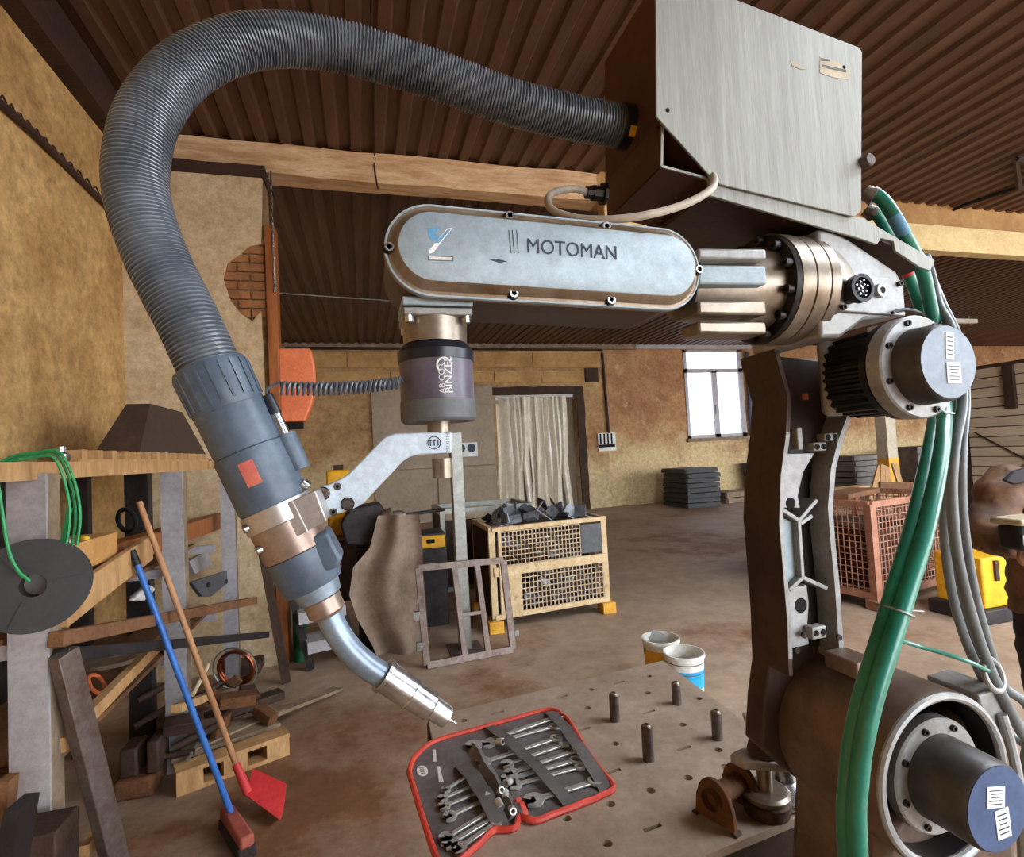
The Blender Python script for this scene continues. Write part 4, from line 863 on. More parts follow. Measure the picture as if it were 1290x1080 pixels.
# steel fixture
FP = PZ(966, 1022, TZ)
FX = thing('steel_fixture', FP, 'machined steel clamping fixture with stacked discs and bars by the robot arm', 'fixture')
build(mb().lathe([(0, 0.05), (0.03, 0.055), (0.034, 0.05)], FP, (0, 0, 1), 28), 'foot', m_rustdk, FX)
build(mb().lathe([(0.034, 0.05), (0.046, 0.055), (0.052, 0.048)], FP, (0, 0, 1), 28), 'lower_disc', m_ringm, FX)
build(mb().cyl(FP + V((0, 0, 0.05)), FP + V((0, 0, 0.12)), 0.017, n=20), 'column', m_ringm, FX)
bar = PZ(966, 1022, TZ) + V((0, 0, 0.105))
build(mb().prism([bar + V((-0.065, 0.035, 0)), bar + V((-0.055, 0.0, 0)), bar + V((0.04, -0.05, 0)), bar + V((0.075, -0.03, 0)), bar + V((0.05, 0.02, 0)), bar + V((-0.02, 0.05, 0))], (0, 0, 0.02)), 'upper_bar', m_block2, FX, bevel=0.003)
build(mb().lathe([(0.125, 0.036), (0.132, 0.038), (0.16, 0.03), (0.175, 0.03)], FP + V((0.012, 0.01, 0)), (0, 0, 1), 24), 'dark_disc', m_rustdk, FX)
build(mb().cbox(FP + V((0.018, 0.02, 0.195)), (0.075, 0.035, 0.035), Quaternion((0.2, 0.3, 1), -0.5)), 'top_block', m_block2, FX, bevel=0.004)
build(mb().lathe([(0, 0.07), (0.02, 0.072), (0.045, 0.03), (0.11, 0.018)], FP + V((0.085, 0.03, 0.0)), (-0.1, 0, 1), 28), 'cone', m_steel, FX)
# tool pouch
zp = TZ + 0.004
po = [(515, 974), (519, 962), (525, 953), (547, 936), (580, 926), (616, 916), (650, 906), (688, 896), (702, 898), (711, 905), (719, 913), (736, 942), (755, 970), (773, 993), (758, 1004), (730, 1016), (703, 1026), (676, 1036), (662, 1034), (654, 1031), (649, 1045), (634, 1047), (621, 1049), (605, 1064), (589, 1078), (575, 1090), (562, 1096), (552, 1085), (547, 1076), (530, 1025)]
PO = thing('tool_pouch', PZ(640, 990, TZ), 'open grey tool roll with red edging lying on the welding table', 'tool pouch')
pw = [PZ(*p, zp) for p in po]
build(mb().prism(pw, (0, 0, -0.004)), 'pouch_sheet', m_pouch, PO, smooth=False)
edge = spline(pw + [pw[0]], 4); edge = [p + V((0, 0, 0.003 + 0.004 * abs(mnoise.noise(p * 30)))) for p in edge]
build(mb().tube(edge[:-1], 0.0075, 8, True), 'piping', m_pouchr, PO)
def strap(pts, w_, nm='strap', z=zp + 0.018, m=m_strap):
    P = [PZ(*p, TZ + 0.004) for p in pts]; d = (P[-1] - P[0]).normalized(); s = d.cross(V((0, 0, 1))) * w_ / 2; rs = []
    n = 12
    for i in range(n + 1):
        p = P[0].lerp(P[-1], i / n); p.z = zp + (0.018 * min(1, 4 * min(i / n, 1 - i / n)) + 0.003 * math.sin(i * 1.9)) + 0.002
        rs.append([p - s, p + s, p + s + V((0, 0, 0.002)), p - s + V((0, 0, 0.002))])
    build(mb().rings(rs), nm, m, PO)
strap([(615, 916), (720, 1018)], 0.034); strap([(582, 966), (632, 1045)], 0.042); strap([(692, 898), (764, 998)], 0.036, m=m_pouch)
strap([(648, 1012), (664, 1032)], 0.012, 'red_fold', m=m_pouchr)
fo = mb(); rs = []
for i in range(9):
    t = i / 8; p = PZ(598 + 52 * t, 948 + 86 * t, zp); rs.append([p + V((-0.02, 0, 0)), p + V((0, 0.01, 0.02 + 0.006 * math.sin(i * 2))), p + V((0.022, 0.01, 0.0)), p + V((0, 0.004, 0.008))])
build(fo.rings(rs), 'fold', m_pouch, PO)
o_ = PZ(532, 974, zp + 0.0015)
ov = []
a1_ = (PZ(527, 958, zp) - PZ(537, 986, zp)).normalized(); 
pv = V((0, 0, 1)).cross(a1_)
build(mb().prism([PZ(532, 972, zp) + a1_ * (0.026 * math.cos(a)) + pv * (0.015 * math.sin(a)) + V((0, 0, 0.0005)) for a in [2 * math.pi * k / 24 for k in range(24)]], (0, 0, 0.0012)), 'oval_badge', m_bkw, PO)
for k in range(4): build(mb().beam(PZ(532, 972, zp) + a1_ * (0.009 * (k - 1.5) - 0.003) - pv * 0.006 + V((0, 0, 0.002)), PZ(532, 972, zp) + a1_ * (0.009 * (k - 1.5) + 0.003) + pv * 0.006 + V((0, 0, 0.002)), 0.0025, 0.0006), 'badge_mark', m_plate, PO)
for px in ([(545, 945), (549, 945), (550, 960), (546, 960)], [(551, 966), (554, 966), (559, 986), (553, 986)]):
    build(mb().prism([PZ(*p, zp + 0.0008) for p in px], (0, 0, 0.0008)), 'print_mark', m_bkw, PO)
# wrenches
def wrench(p, q, w_, z, lab):
    d = q - p; l = d.length; d.normalize(); s = V((0, 0, 1)).cross(d); root = thing('wrench', (p + q) / 2 + V((0, 0, z)), lab, 'wrench', 'wrenches in the tool pouch')
    up = V((0, 0, z)); r_ = w_ * 1.15
    build(mb().beam(p + up + d * r_ * 0.8, q + up - d * r_ * 0.8, w_ * 0.95, 0.005), 'shank', m_chrome, root, bevel=0.0012)
    ring = mb().lathe([(-0.004, r_), (0.004, r_), (0.004, r_ * 0.58), (-0.004, r_ * 0.58), (-0.004, r_)], q + up, (0.08, 0.05, 1), 16, caps=False); build(ring, 'ring_end', m_chrome, root)
    pr = []
    for k in range(13):
        a = math.radians(32 + (360 - 64) * k / 12); pr.append(p + up - (d * math.cos(a) + s * math.sin(a)) * r_ * 1.25)
    pr.append(p + up - d * (-0.15 * r_) + s * (-0.55) * r_); pr.append(p + up - d * (-0.15 * r_) + s * 0.55 * r_)
    pr = pr[:-2] + [p + up - d * (-0.2 * r_) - s * (0.62 * r_), p + up - d * (-0.2 * r_) + s * (0.62 * r_)]
    build(mb().prism([x - V((0, 0, 0.0035)) for x in pr], (0, 0, 0.007)), 'open_end', m_chrome, root)
WO = ('first', 'second', 'third', 'fourth', 'fifth', 'sixth', 'seventh', 'eighth')
W_ = [((470, 330), (905, 178), 0.019), ((545, 320), (880, 232), 0.015), ((520, 415), (890, 292), 0.016), ((640, 425), (930, 325), 0.013), ((660, 470), (1000, 352), 0.014), ((650, 500), (990, 405), 0.016), ((680, 530), (1010, 440), 0.013), ((775, 608), (1090, 512), 0.018),
      ((330, 555), (470, 465), 0.009), ((315, 600), (500, 520), 0.010), ((320, 640), (520, 560), 0.011), ((350, 690), (540, 600), 0.012), ((330, 800), (550, 668), 0.012), ((350, 830), (570, 700), 0.013), ((395, 855), (585, 725), 0.013)]
for i, (a, c, w_) in enumerate(W_):
    a, c = ((480 + v[0] / 4.03, 860 + v[1] / 4.03) for v in (a, c))
    wrench(PZ(*a, zp), PZ(*c, zp), w_, 0.005 + 0.0 * i, (('%s chrome wrench under the wide strap, counted from the far red edge of the pouch' % WO[i]) if i < 8 else ('%s chrome wrench under the short strap by the oval badge, counted from the fold' % WO[i - 8])))
for (x, y) in ((570, 590), (600, 560), (660, 640), (655, 500), (590, 300), (630, 590), (610, 640)):
    p = PZ(480 + x / 4.03, 860 + y / 4.03, zp + 0.012); r_ = random.uniform(0.008, 0.012)
    sc = single(mb().lathe([(0, r_), (0.022, r_), (0.022, r_ * 0.65), (0.006, r_ * 0.65)], p, (random.uniform(-1, 1), random.uniform(-1, 1), 0.25), 14), 'socket', m_chrome, 'small chrome socket piece at the fold of the tool pouch', 'socket', 'sockets in the tool pouch')

# ================================================================ BUCKETS
def bucket(c, r_, h, bands, label, rimz=0.01):
    B_ = thing('bucket', c, label, 'bucket')
    build(mb().lathe([(0.0, r_ * 0.84), (h, r_), (h, r_ * 1.05), (h - 0.02, r_ * 1.05), (h - 0.02, r_ * 1.0), (h, r_ * 0.96), (0.01, r_ * 0.80)], c, (0, 0, 1), 36, caps=False).lathe([(0.0, r_ * 0.84), (0.012, r_ * 0.84)], c, (0, 0, 1), 36), 'shell', m_bkw, B_)
    for (a, b_, m) in bands:
        ra, rb_ = r_ * (0.84 + 0.16 * a) + 0.0012, r_ * (0.84 + 0.16 * b_) + 0.0012
        build(mb().lathe([(h * a, ra - 0.001), (h * a, ra), (h * b_, rb_), (h * b_, rb_ - 0.001)], c, (0, 0, 1), 36, caps=False), 'printed_band', m, B_)
    build(mb().lathe([(0.02, r_ * 0.81), (h * 0.78, r_ * 0.94), (h * 0.80, r_ * 0.6), (h * 0.76, 0.01)], c, (0, 0, 1), 24).jitter(0.006, 18), 'contents', m_mortarb, B_)
    return B_
pA, pB = PY(833, 812, 3.62), PY(862, 826, 3.25)
rt1 = 29 * mpp(pA); rt2 = 30 * mpp(pB)
pA = PZ(832, 803, 0.34); pB = PZ(861, 821, 0.34)
ba = bucket(V((pA.x, pA.y, 0)), 0.122, 0.34, [(0.05, 0.82, m_bky)], 'white bucket with yellow print, a scraper blade inside')
build(mb().cbox((pA.x - 0.05, pA.y, 0.31), (0.10, 0.003, 0.16), Quaternion((0.2, 1, 0.1), 0.5)), 'scraper_blade', m_galv, ba)
bb = bucket(V((pB.x, pB.y, 0)), 0.122, 0.34, [(0.42, 0.74, m_bkb)], 'white bucket with blue print, crusted with grey plaster')
for dz in (0.24, 0.18): build(mb().lathe([(0, 0.1215 if dz > 0.2 else 0.1185), (0.006, 0.1215 if dz > 0.2 else 0.1185)], (pB.x, pB.y, dz + 0.05), (0, 0, 1), 36, caps=False), 'print_line', m_plate, bb)

# ================================================================ WIRE CAGE WITH STEEL OFFCUTS
cx_, cy_ = 1.08, 4.90; CW, CD, CH = 1.24, 0.80, 0.96
rotc = math.radians(6)
CG = thing('wire_cage_box', (cx_, cy_, 0), 'cream steel cage box with yellow feet full of steel offcuts', 'cage box')
def cl(x, y, z): return V((cx_ + x, cy_ + y + x * 0.10, z))
def cbar(a, c, w_, m=m_cage, nm='frame_bar', par=CG): build(mb().beam(cl(*a), cl(*c), w_, w_), nm, m, par, bevel=0.004)
for x in (0.03, CW - 0.03):
    for y in (0.03, CD - 0.03):
        cbar((x, y, 0.1), (x, y, CH), 0.06, nm='corner_post')
        build(mb().box(cl(x - 0.07, y - 0.06, 0), cl(x + 0.07, y + 0.08, 0.11)), 'foot', m_cagey, CG, bevel=0.008)
for z in (0.14, 0.53, 0.57, CH - 0.02): cbar((0.03, 0.01, z), (CW - 0.03, 0.01, z), 0.045, nm='front_rail')
for z in (0.14, CH - 0.02):
    for x in (0.03, CW - 0.03): cbar((x, 0.03, z), (x, CD - 0.03, z), 0.045, nm='side_rail')
    cbar((0.03, CD - 0.03, z), (CW - 0.03, CD - 0.03, z), 0.045, nm='back_rail')
cbar((0.10, -0.005, 0.16), (0.10, -0.005, CH - 0.04), 0.03, nm='front_stile')
for z0_, z1_ in ((0.165, 0.52), (0.60, CH - 0.05)):
    wm = mb(); nx, nz_ = 21, 7
    x0_ = 0.30 if z0_ < 0.3 else 0.12; x1_ = CW - 0.07 if z0_ < 0.3 else CW - 0.3
    for i in range(nx + 1):
        x = x0_ + (x1_ - x0_) * i / nx; wm.beam(cl(x, 0.0, z0_), cl(x, 0.0, z1_), 0.008, 0.008, (0, 1, 0))
    for i in range(nz_ + 1):
        z = z0_ + (z1_ - z0_) * i / nz_; wm.beam(cl(x0_, -0.006, z), cl(x1_, -0.006, z), 0.008, 0.008)
    build(wm, 'wire_mesh', m_wire, CG)
build(mb().beam(cl(0.2, 0.0, 0.16), cl(0.2, 0.0, 0.52), 0.2, 0.012, (0, 1, 0)), 'front_plate', m_cage, CG)
build(mb().beam(cl(CW - 0.18, -0.012, 0.62), cl(CW - 0.18, -0.012, CH - 0.06), 0.22, 0.006, (0, 1, 0)), 'id_plate', m_plate, CG)
build(mb().prism([cl(0.0, 0.06, 0.12), cl(0.0, CD - 0.06, 0.12), cl(0.0, CD - 0.06, CH - 0.04), cl(0.0, 0.06, CH - 0.04)], (0.02, 0, 0)), 'side_sheet', m_cagedk, CG)  # dark sheet puts the shade of the cage's left side into colour
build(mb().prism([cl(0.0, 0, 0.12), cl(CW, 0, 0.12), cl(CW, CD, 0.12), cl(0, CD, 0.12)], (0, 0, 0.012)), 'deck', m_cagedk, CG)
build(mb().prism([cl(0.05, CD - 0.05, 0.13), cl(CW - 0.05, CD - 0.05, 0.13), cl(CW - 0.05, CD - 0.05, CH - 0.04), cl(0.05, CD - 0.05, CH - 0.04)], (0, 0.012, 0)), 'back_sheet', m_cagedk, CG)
# offcuts
def off_me(k):
    b = mb(); 
    if k == 0: b.box((-0.07, -0.045, 0), (0.07, 0.045, 0.006)); b.box((-0.07, -0.045, 0.006), (-0.064, 0.045, 0.08))
    elif k == 1: b.prism([(-0.08, 0, 0), (0.08, 0, 0), (0.05, 0, 0.09), (-0.06, 0, 0.09)], (0, 0.007, 0)); b.box((-0.06, 0.007, 0), (0.06, 0.06, 0.007))
    else: b.box((-0.06, -0.04, 0), (0.06, 0.04, 0.006)); b.box((-0.06, -0.04, 0.006), (0.06, -0.034, 0.06)); b.box((-0.06, 0.034, 0.006), (0.06, 0.04, 0.06))
    return b
OM = [off_me(k).mesh('steel_offcut', m_scrap if k != 1 else m_scrapd, smooth=False) for k in range(3)]
def offcut(x, y, z, lab, k):
    o = bpy.data.objects.new('steel_offcut', OM[k]); COL.objects.link(o); o.location = cl(x, y, z)
    o.rotation_euler = (random.uniform(-0.9, 0.9), random.uniform(-0.9, 0.9), random.uniform(0, 6.3)); sc = random.uniform(1.0, 1.5) if z > 0.85 else random.uniform(0.8, 1.1); o.scale = (sc, sc, sc)
    tag(o, lab, 'offcut', 'steel offcuts in the cage')
for i in range(7):
    for j in range(4): offcut(0.17 + i * 0.15 + random.uniform(-0.03, 0.03), 0.14 + j * 0.17 + random.uniform(-0.03, 0.03), 0.93 + 0.06 * random.random() + 0.04 * math.sin(i * 0.6), 'bent grey steel offcut on top of the heap in the cream cage', random.randrange(3))
for z in (0.2, 0.34, 0.48, 0.62, 0.76):
    for i in range(8): offcut(0.15 + i * 0.135, 0.13 + random.uniform(-0.02, 0.06), z + random.uniform(-0.03, 0.03), 'bent grey steel offcut seen through the mesh of the cream cage', random.randrange(3))
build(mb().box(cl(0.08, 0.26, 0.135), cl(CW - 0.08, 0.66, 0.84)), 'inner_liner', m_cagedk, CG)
# galvanised bin behind
gx, gy = 0.80, 5.92; GW, GD, GH = 1.0, 0.7, 1.04
GB = thing('galvanised_bin', (gx, gy, 0), 'open galvanised frame bin standing behind the cream cage', 'bin')
for x in (0, GW):
    for y in (0, GD): build(mb().beam((gx + x, gy + y, 0), (gx + x, gy + y, GH), 0.05, 0.05, (0, 1, 0)), 'post', m_galv, GB)
for a, c in (((0, 0), (GW, 0)), ((0, GD), (GW, GD)), ((0, 0), (0, GD)), ((GW, 0), (GW, GD))):
    for z in (GH, 0.2): build(mb().beam((gx + a[0], gy + a[1], z), (gx + c[0], gy + c[1], z), 0.06, 0.05), 'rail', m_galv, GB)
build(mb().box((gx - 0.005, gy + 0.03, 0.22), (gx + 0.005, gy + GD - 0.03, GH - 0.06)), 'side_sheet', m_cagedk, GB)
build(mb().box((gx + 0.03, gy - 0.005, 0.22), (gx + GW - 0.03, gy + 0.005, GH - 0.1)), 'front_sheet', m_cagedk, GB)
# square post stand
pb = PZ(586, 818, 0); pt = PY(577, 545, pb.y)
SP = thing('post_stand', (pb.x, pb.y, 0), 'upright square grey steel post standing before the cream cage', 'post')
build(mb().box((pb.x - 0.05, pb.y - 0.05, 0.01), (pb.x + 0.05, pb.y + 0.05, pt.z)), 'post', m_galv, SP, bevel=0.006)
build(mb().box((pb.x - 0.14, pb.y - 0.14, 0), (pb.x + 0.14, pb.y + 0.14, 0.012)), 'base_plate', m_rustgrey, SP)
# rusty frame leaning on the post
FRM = thing('steel_grille', PZ(590, 838), 'rusty rectangular steel frame with two mullions leaning on the square post', 'frame')
BL, BR = PZ(538, 843), PZ(646, 822); BR.y = BL.y + (BR.x - BL.x) * 0.08; yt = pb.y - 0.09
TLp, TRp = PY(527, 716, yt), PY(634, 706, yt)
up_ = (TLp - BL).normalized()
def fbar(a, c, nm='frame_bar', w_=0.055): build(mb().beam(a, c, w_, 0.035, V((0, -1, 0.2))), nm, m_rustgrey, FRM, bevel=0.003)
dz = V((0, 0, 0.028))
fbar(BL + dz, TLp); fbar(BR + dz, TRp); fbar(BL + dz, BR + dz); fbar(TLp, TRp)
for t in (0.43, 0.70): fbar((BL + dz).lerp(BR + dz, t), TLp.lerp(TRp, t - 0.02), 'mullion', 0.045)
fbar((BL + dz).lerp(TLp, 0.45).lerp((BR + dz).lerp(TRp, 0.45), 0.43), (BL + dz).lerp(TLp, 0.45).lerp((BR + dz).lerp(TRp, 0.45), 0.69), 'short_bar', 0.03)
for t in (0.22, 0.52): 
    c = BL.lerp(TLp, t) + V((-0.045, 0, 0)); build(mb().cbox(c, (0.05, 0.04, 0.07)), 'hinge', m_galv, FRM, bevel=0.006)
c = BR.lerp(TRp, 0.2) + V((0.045, 0, 0)); build(mb().cbox(c, (0.04, 0.04, 0.05)), 'hinge', m_galv, FRM, bevel=0.006)

# ================================================================ FAR STACKS, COLUMN, PINK CAGE
ORD = ('lowest', 'second', 'third', 'fourth', 'fifth', 'sixth', 'seventh', 'eighth')
def stack(nm, x0, x1, y0, y1, z0, n, h, m, label, cat, group, wob=0.03, frame=False):
    for i in range(n):
        a = thing(nm, ((x0 + x1) / 2, (y0 + y1) / 2, z0 + i * h), label % ((ORD[i] + ' from the floor') if 0 < i < n - 1 else ('lowest one' if i == 0 else 'topmost one')), cat, group); dx, dy = random.uniform(-wob, wob), random.uniform(-wob, wob)
        zz = z0 + i * h
        for x in (x0, x1): build(mb().beam((x + dx, y0 + dy, zz + h * 0.4), (x + dx, y1 + dy, zz + h * 0.4), 0.06, h * 0.72), 'side_bar', m, a)
        for t in (0, 0.5, 1): build(mb().beam((x0 + dx, y0 + (y1 - y0) * t + dy, zz + h * 0.4), (x1 + dx, y0 + (y1 - y0) * t + dy, zz + h * 0.4), 0.06, h * 0.7), 'cross_bar', m, a)
        build(mb().box((x0 + dx, y0 + dy, zz + h * 0.72), (x1 + dx, y1 + dy, zz + h * 0.9)), 'deck', m, a)
a, c = PZ(836, 637), PZ(892, 628)
stack('steel_pallet', PZ(803, 632).x + 0.1, PY(890, 630, 12.6).x, 12.0, 13.1, 0, 8, 0.125, m_blackpal, 'black steel pallet in the dark stack by the far wall, %s', 'pallet', 'dark pallet stack', 0.05)
stack('steel_pallet', PY(898, 620, 12.9).x, PY(938, 620, 12.9).x, 12.3, 13.0, 0, 2, 0.15, m_woodgrey, 'grey low pallet beside the dark pallet stack, %s', 'pallet', 'low pallets')
gx0, gx1 = PY(1047, 600, 12.8).x, PY(1094, 600, 12.8).x
stack('steel_pallet', gx0, gx1, 12.0, 13.1, 0, 7, 0.15, m_pallgrey, 'grey steel pallet in the pale stack behind the pink mesh bin, %s', 'pallet', 'pale pallet stack')
bx = PY(947, 600, 13.45)
single(mb().lathe([(0, 0.18), (0.9, 0.25), (0.93, 0.27), (0.98, 0.27)], (bx.x, 13.4, 0), (0, 0, 1), 16), 'waste_bin', m_bluebin, 'navy blue bin under the far window', 'bin')
yc = 11.2; cq = PY(1117, 560, yc)
CL = thing('hall_column', (cq.x, yc, 0), 'white column with a yellow band behind the pink cage', 'column')
build(mb().box((cq.x - 0.16, yc - 0.16, 0), (cq.x + 0.16, yc + 0.16, HC)), 'shaft', m_colw, CL)
zy0, zy1 = PY(1117, 590, yc).z, PY(1117, 577, yc).z
build(mb().box((cq.x - 0.17, yc - 0.17, 0), (cq.x + 0.17, yc + 0.17, zy1)), 'yellow_band', m_ylw, CL)
TR_ = thing('wooden_trestle', (cq.x - 0.1, 10.6, 0), 'wooden trestle of slanting boards at the yellow banded column', 'trestle')
for (x0_, y0_, x1_, y1_) in ((1108, 588, 1098, 640), (1117, 588, 1120, 640), (1126, 584, 1140, 640), (1112, 586, 1112, 640)):
    P0, P1 = PY(x0_, y0_, 10.7), PY(x1_, y1_, 10.5); P1.z = max(P1.z, 0.01)
    build(mb().beam(P0, P1, 0.16, 0.05, (0, 1, 0)), 'board', m_wood, TR_)
build(mb().beam(PY(1108, 612, 10.55), PY(1165, 612, 10.55), 0.06, 0.18), 'cross_board', m_woodold, TR_)
bx0, bx1 = PY(1146, 600, 12.6).x, PY(1185, 600, 12.6).x
CR = thing('shelf_crate', ((bx0 + bx1) / 2, 12.6, 0), 'grey crate on a low pallet beyond the pink cage', 'crate')
zt2 = PY(1160, 562, 12.6).z
build(mb().box((bx0, 12.3, 0.16), (bx1, 13.0, zt2)), 'crate_body', m_pallgrey, CR, bevel=0.02)
build(mb().box((bx0 - 0.05, 12.25, 0), (bx1 + 0.05, 13.05, 0.15)), 'crate_base', m_woodgrey, CR)
for k in range(5): build(mb().box((bx0 + 0.05, 12.28, 0.3 + k * (zt2 - 0.4) / 5), (bx1 - 0.05, 12.3, 0.36 + k * (zt2 - 0.4) / 5)), 'crate_slat', m_scrapd, CR)
# pink rusty cage
pc = V((4.58, 4.05, 0)); 
PK = thing('mesh_bin', pc, 'pinkish rusty wire mesh bin with a wooden board on top, behind the robot arm', 'mesh bin')
ex_ = V((0.985, 0.17, 0)); ey_ = V((-0.17, 0.985, 0)); KW, KD, KH = 1.35, 1.0, 0.98
def kp(x, y, z): return pc + ex_ * x + ey_ * y + V((0, 0, z))
for x in (0, KW):
    for y in (0, KD):
        build(mb().beam(kp(x, y, 0.02), kp(x, y, KH), 0.07, 0.07, (0, 1, 0)), 'corner_post', m_pinkcage, PK)
        build(mb().box(kp(x, y, 0) - V((0.07, 0.07, 0)), kp(x, y, 0.09) + V((0.07, 0.07, 0))), 'foot', m_pinkcage, PK, bevel=0.01)
for z in (0.12, KH):
    for a, c in (((0, 0), (KW, 0)), ((0, KD), (KW, KD)), ((0, 0), (0, KD)), ((KW, 0), (KW, KD))): build(mb().beam(kp(*a, z), kp(*c, z), 0.06, 0.06), 'rail', m_pinkcage, PK)
for a, c, n in (((0, 0), (KW, 0), 24), ((0, 0), (0, KD), 18), ((0, KD), (KW, KD), 24), ((KW, 0), (KW, KD), 18)):
    wm = mb()
    for i in range(n + 1):
        t = i / n; x, y = a[0] + (c[0] - a[0]) * t, a[1] + (c[1] - a[1]) * t; wm.beam(kp(x, y, 0.12), kp(x, y, KH), 0.008, 0.008, (0.3, 1, 0))
    for i in range(15):
        z = 0.12 + (KH - 0.12) * i / 14; wm.beam(kp(*a, z), kp(*c, z), 0.008, 0.008)
    build(wm, 'wire_mesh', m_pinkcage, PK)
build(mb().prism([kp(0, 0, 0.12), kp(KW, 0, 0.12), kp(KW, KD, 0.12), kp(0, KD, 0.12)], (0, 0, 0.015)), 'deck', m_cagedk, PK)
build(mb().box(kp(0.15, 0.15, 0.14), kp(KW - 0.3, KD - 0.15, 0.72)), 'load', m_rustdk, PK)
single(mb().beam(kp(-0.02, 0.35, KH + 0.06), kp(0.75, 0.5, KH + 0.06), 0.3, 0.05), 'loose_board', m_woodold, 'brown wooden board lying on the pink mesh bin', 'board', bevel=0.004)
single(mb().beam(kp(0.02, 0.72, KH + 0.055), kp(1.1, 0.75, KH + 0.055), 0.18, 0.04), 'loose_board', m_wood, 'pale narrow board lying on the back of the pink mesh bin', 'board', bevel=0.004)
# yellow machine
yq = PY(1252, 787, 3.4); 
YM = thing('yellow_machine', (yq.x + 0.1, 3.5, 0), 'yellow steel machine cabinet on a dark base behind the worker', 'machine')
yx0, yx1 = PY(1239, 740, 3.4).x, PY(1300, 740, 3.4).x; yz1 = PY(1250, 702, 3.4).z
build(mb().box((yx0, 3.4, 0.12), (yx1, 3.8, yz1)), 'cabinet', m_ylw, YM, bevel=0.015)
build(mb().box((yx0 - 0.06, 3.36, 0), (yx1 + 0.03, 3.84, 0.12)), 'base', m_dkst, YM, bevel=0.01)
build(mb().box((yx0 + 0.13, 3.38, yz1 - 0.2), (yx0 + 0.17, 3.4, yz1 - 0.03)), 'handle', m_rustdk, YM)

# ================================================================ CENTRE LEFT BACKGROUND
# orange reel on the timber post
oz0, oz1 = PY(375, 532, YS + 0.1).z, PY(375, 441, YS + 0.1).z; ox = -0.662
OR = thing('hose_reel', (ox + 0.1, YS + 0.1, oz0), 'orange rounded reel housing mounted on the brown timber post', 'reel')
pts = [(ox, oz0)] + [(ox + dx, oz0 + (oz1 - oz0) * t) for dx, t in ((0.19, 0.0), (0.255, 0.25), (0.285, 0.5), (0.28, 0.8), (0.255, 1.0))] + [(ox, oz1)]
build(mb().prism([V((x, YS + 0.02, z)) for x, z in pts], (0, 0.16, 0)), 'housing', m_orange, OR, bevel=0.012)
build(mb().box((ox + 0.02, YS + 0.05, oz0 - 0.06), (ox + 0.17, YS + 0.15, oz0)), 'outlet', m_black, OR, bevel=0.006)
# canvas sheet hung from a stand, with drill head
CV = thing('canvas_sheet', PZ(500, 826), 'grey brown canvas sheet hanging behind the torch beside the drill stand', 'sheet')
rs = []; yk = 4.75
left = [(476, 650), (466, 690), (445, 715), (440, 750), (450, 780), (470, 815), (478, 838)]; right = [(528, 648), (532, 680), (533, 720), (536, 750), (538, 780), (541, 800), (545, 824)]
for (l, r_) in zip(left, right):
    row_ = []
    for s in (0, 1):
        rng = range(13) if s == 0 else range(12, -1, -1)
        for i in rng:
            t = i / 12; p = PY(l[0] + (r_[0] - l[0]) * t, l[1] + (r_[1] - l[1]) * t, yk + 0.06 * math.sin(t * 9) + s * 0.008); row_.append(p)
    rs.append(row_)
build(mb().rings(rs), 'canvas', m_canvas, CV, angle=70)
zmin = min(p.z for r0 in rs for p in r0)
DS = thing('drill_stand', PZ(505, 800), 'dark bench drill with a brass chuck in front of the beige door', 'drill')
dy = 4.95; dq = PY(470, 655, dy)
build(mb().prism([PY(*p, dy) for p in ((440, 640), (478, 634), (488, 648), (486, 668), (470, 690), (436, 688), (428, 660))], (0, 0.25, 0)), 'motor_head', m_dkst, DS, bevel=0.02)
q1, q2 = PY(478, 658, dy), PY(512, 648, dy); d = q2 - q1
build(mb().lathe([(0, 0.05), (0.05, 0.09), (0.12, 0.10), (0.13, 0.06), (0.2, 0.05), (0.24, 0.02)], q1, d, 20), 'chuck', m_ringm, DS)
build(mb().cyl(q1 + d * 0.9, PY(560, 642, dy), 0.015, n=10), 'bit', m_dkst, DS)
build(mb().beam(PY(455, 690, dy + 0.1), V((PY(455, 690, dy + 0.1).x, dy + 0.1, 0.02)), 0.09, 0.09, (0, 1, 0)), 'stand_column', m_dkst, DS)
build(mb().box((PY(455, 690, dy).x - 0.2, dy - 0.1, 0), (PY(455, 690, dy).x + 0.2, dy + 0.35, 0.03)), 'stand_base', m_dkst, DS)
build(mb().prism([PY(*p, dy - 0.02) for p in ((482, 660), (498, 664), (490, 690), (482, 684))], (0, 0.02, 0)), 'feed_lever', m_copper, DS)
yb2 = PY(420, 608, 5.6)
TB = thing('tool_chest', PZ(428, 760), 'dark red tool chest with open pale edged tray behind the torch bracket', 'tool chest')
zt3 = PY(440, 680, 5.3).z; xa, xb = PY(412, 680, 5.3).x, PY(470, 680, 5.3).x
build(mb().box((xa, 5.3, 0.35), (xb, 5.7, zt3)), 'chest_body', m_rustdk, TB, bevel=0.01)
build(mb().box((xa - 0.02, 5.27, zt3), (xb + 0.02, 5.73, zt3 + 0.03)), 'tray_edge', m_woodgrey, TB)
for x in (xa + 0.04, xb - 0.04):
    for y in (5.34, 5.66): build(mb().box((x - 0.025, y - 0.025, 0), (x + 0.025, y + 0.025, 0.35)), 'leg', m_dkst, TB)
build(mb().box((xa, 5.28, zt3 - 0.25), (xa + 0.12, 5.3, zt3 - 0.02)), 'red_front', m_red, TB)
YBX = thing('yellow_case', PY(422, 612, 5.5), 'small yellow case on the tool chest behind the bracket', 'case')
zc = zt3 + 0.03
build(mb().box((PY(412, 600, 5.5).x, 5.35, zc), (PY(440, 600, 5.5).x, 5.6, PY(425, 592, 5.5).z)), 'case_body', m_ylw, YBX, bevel=0.02)
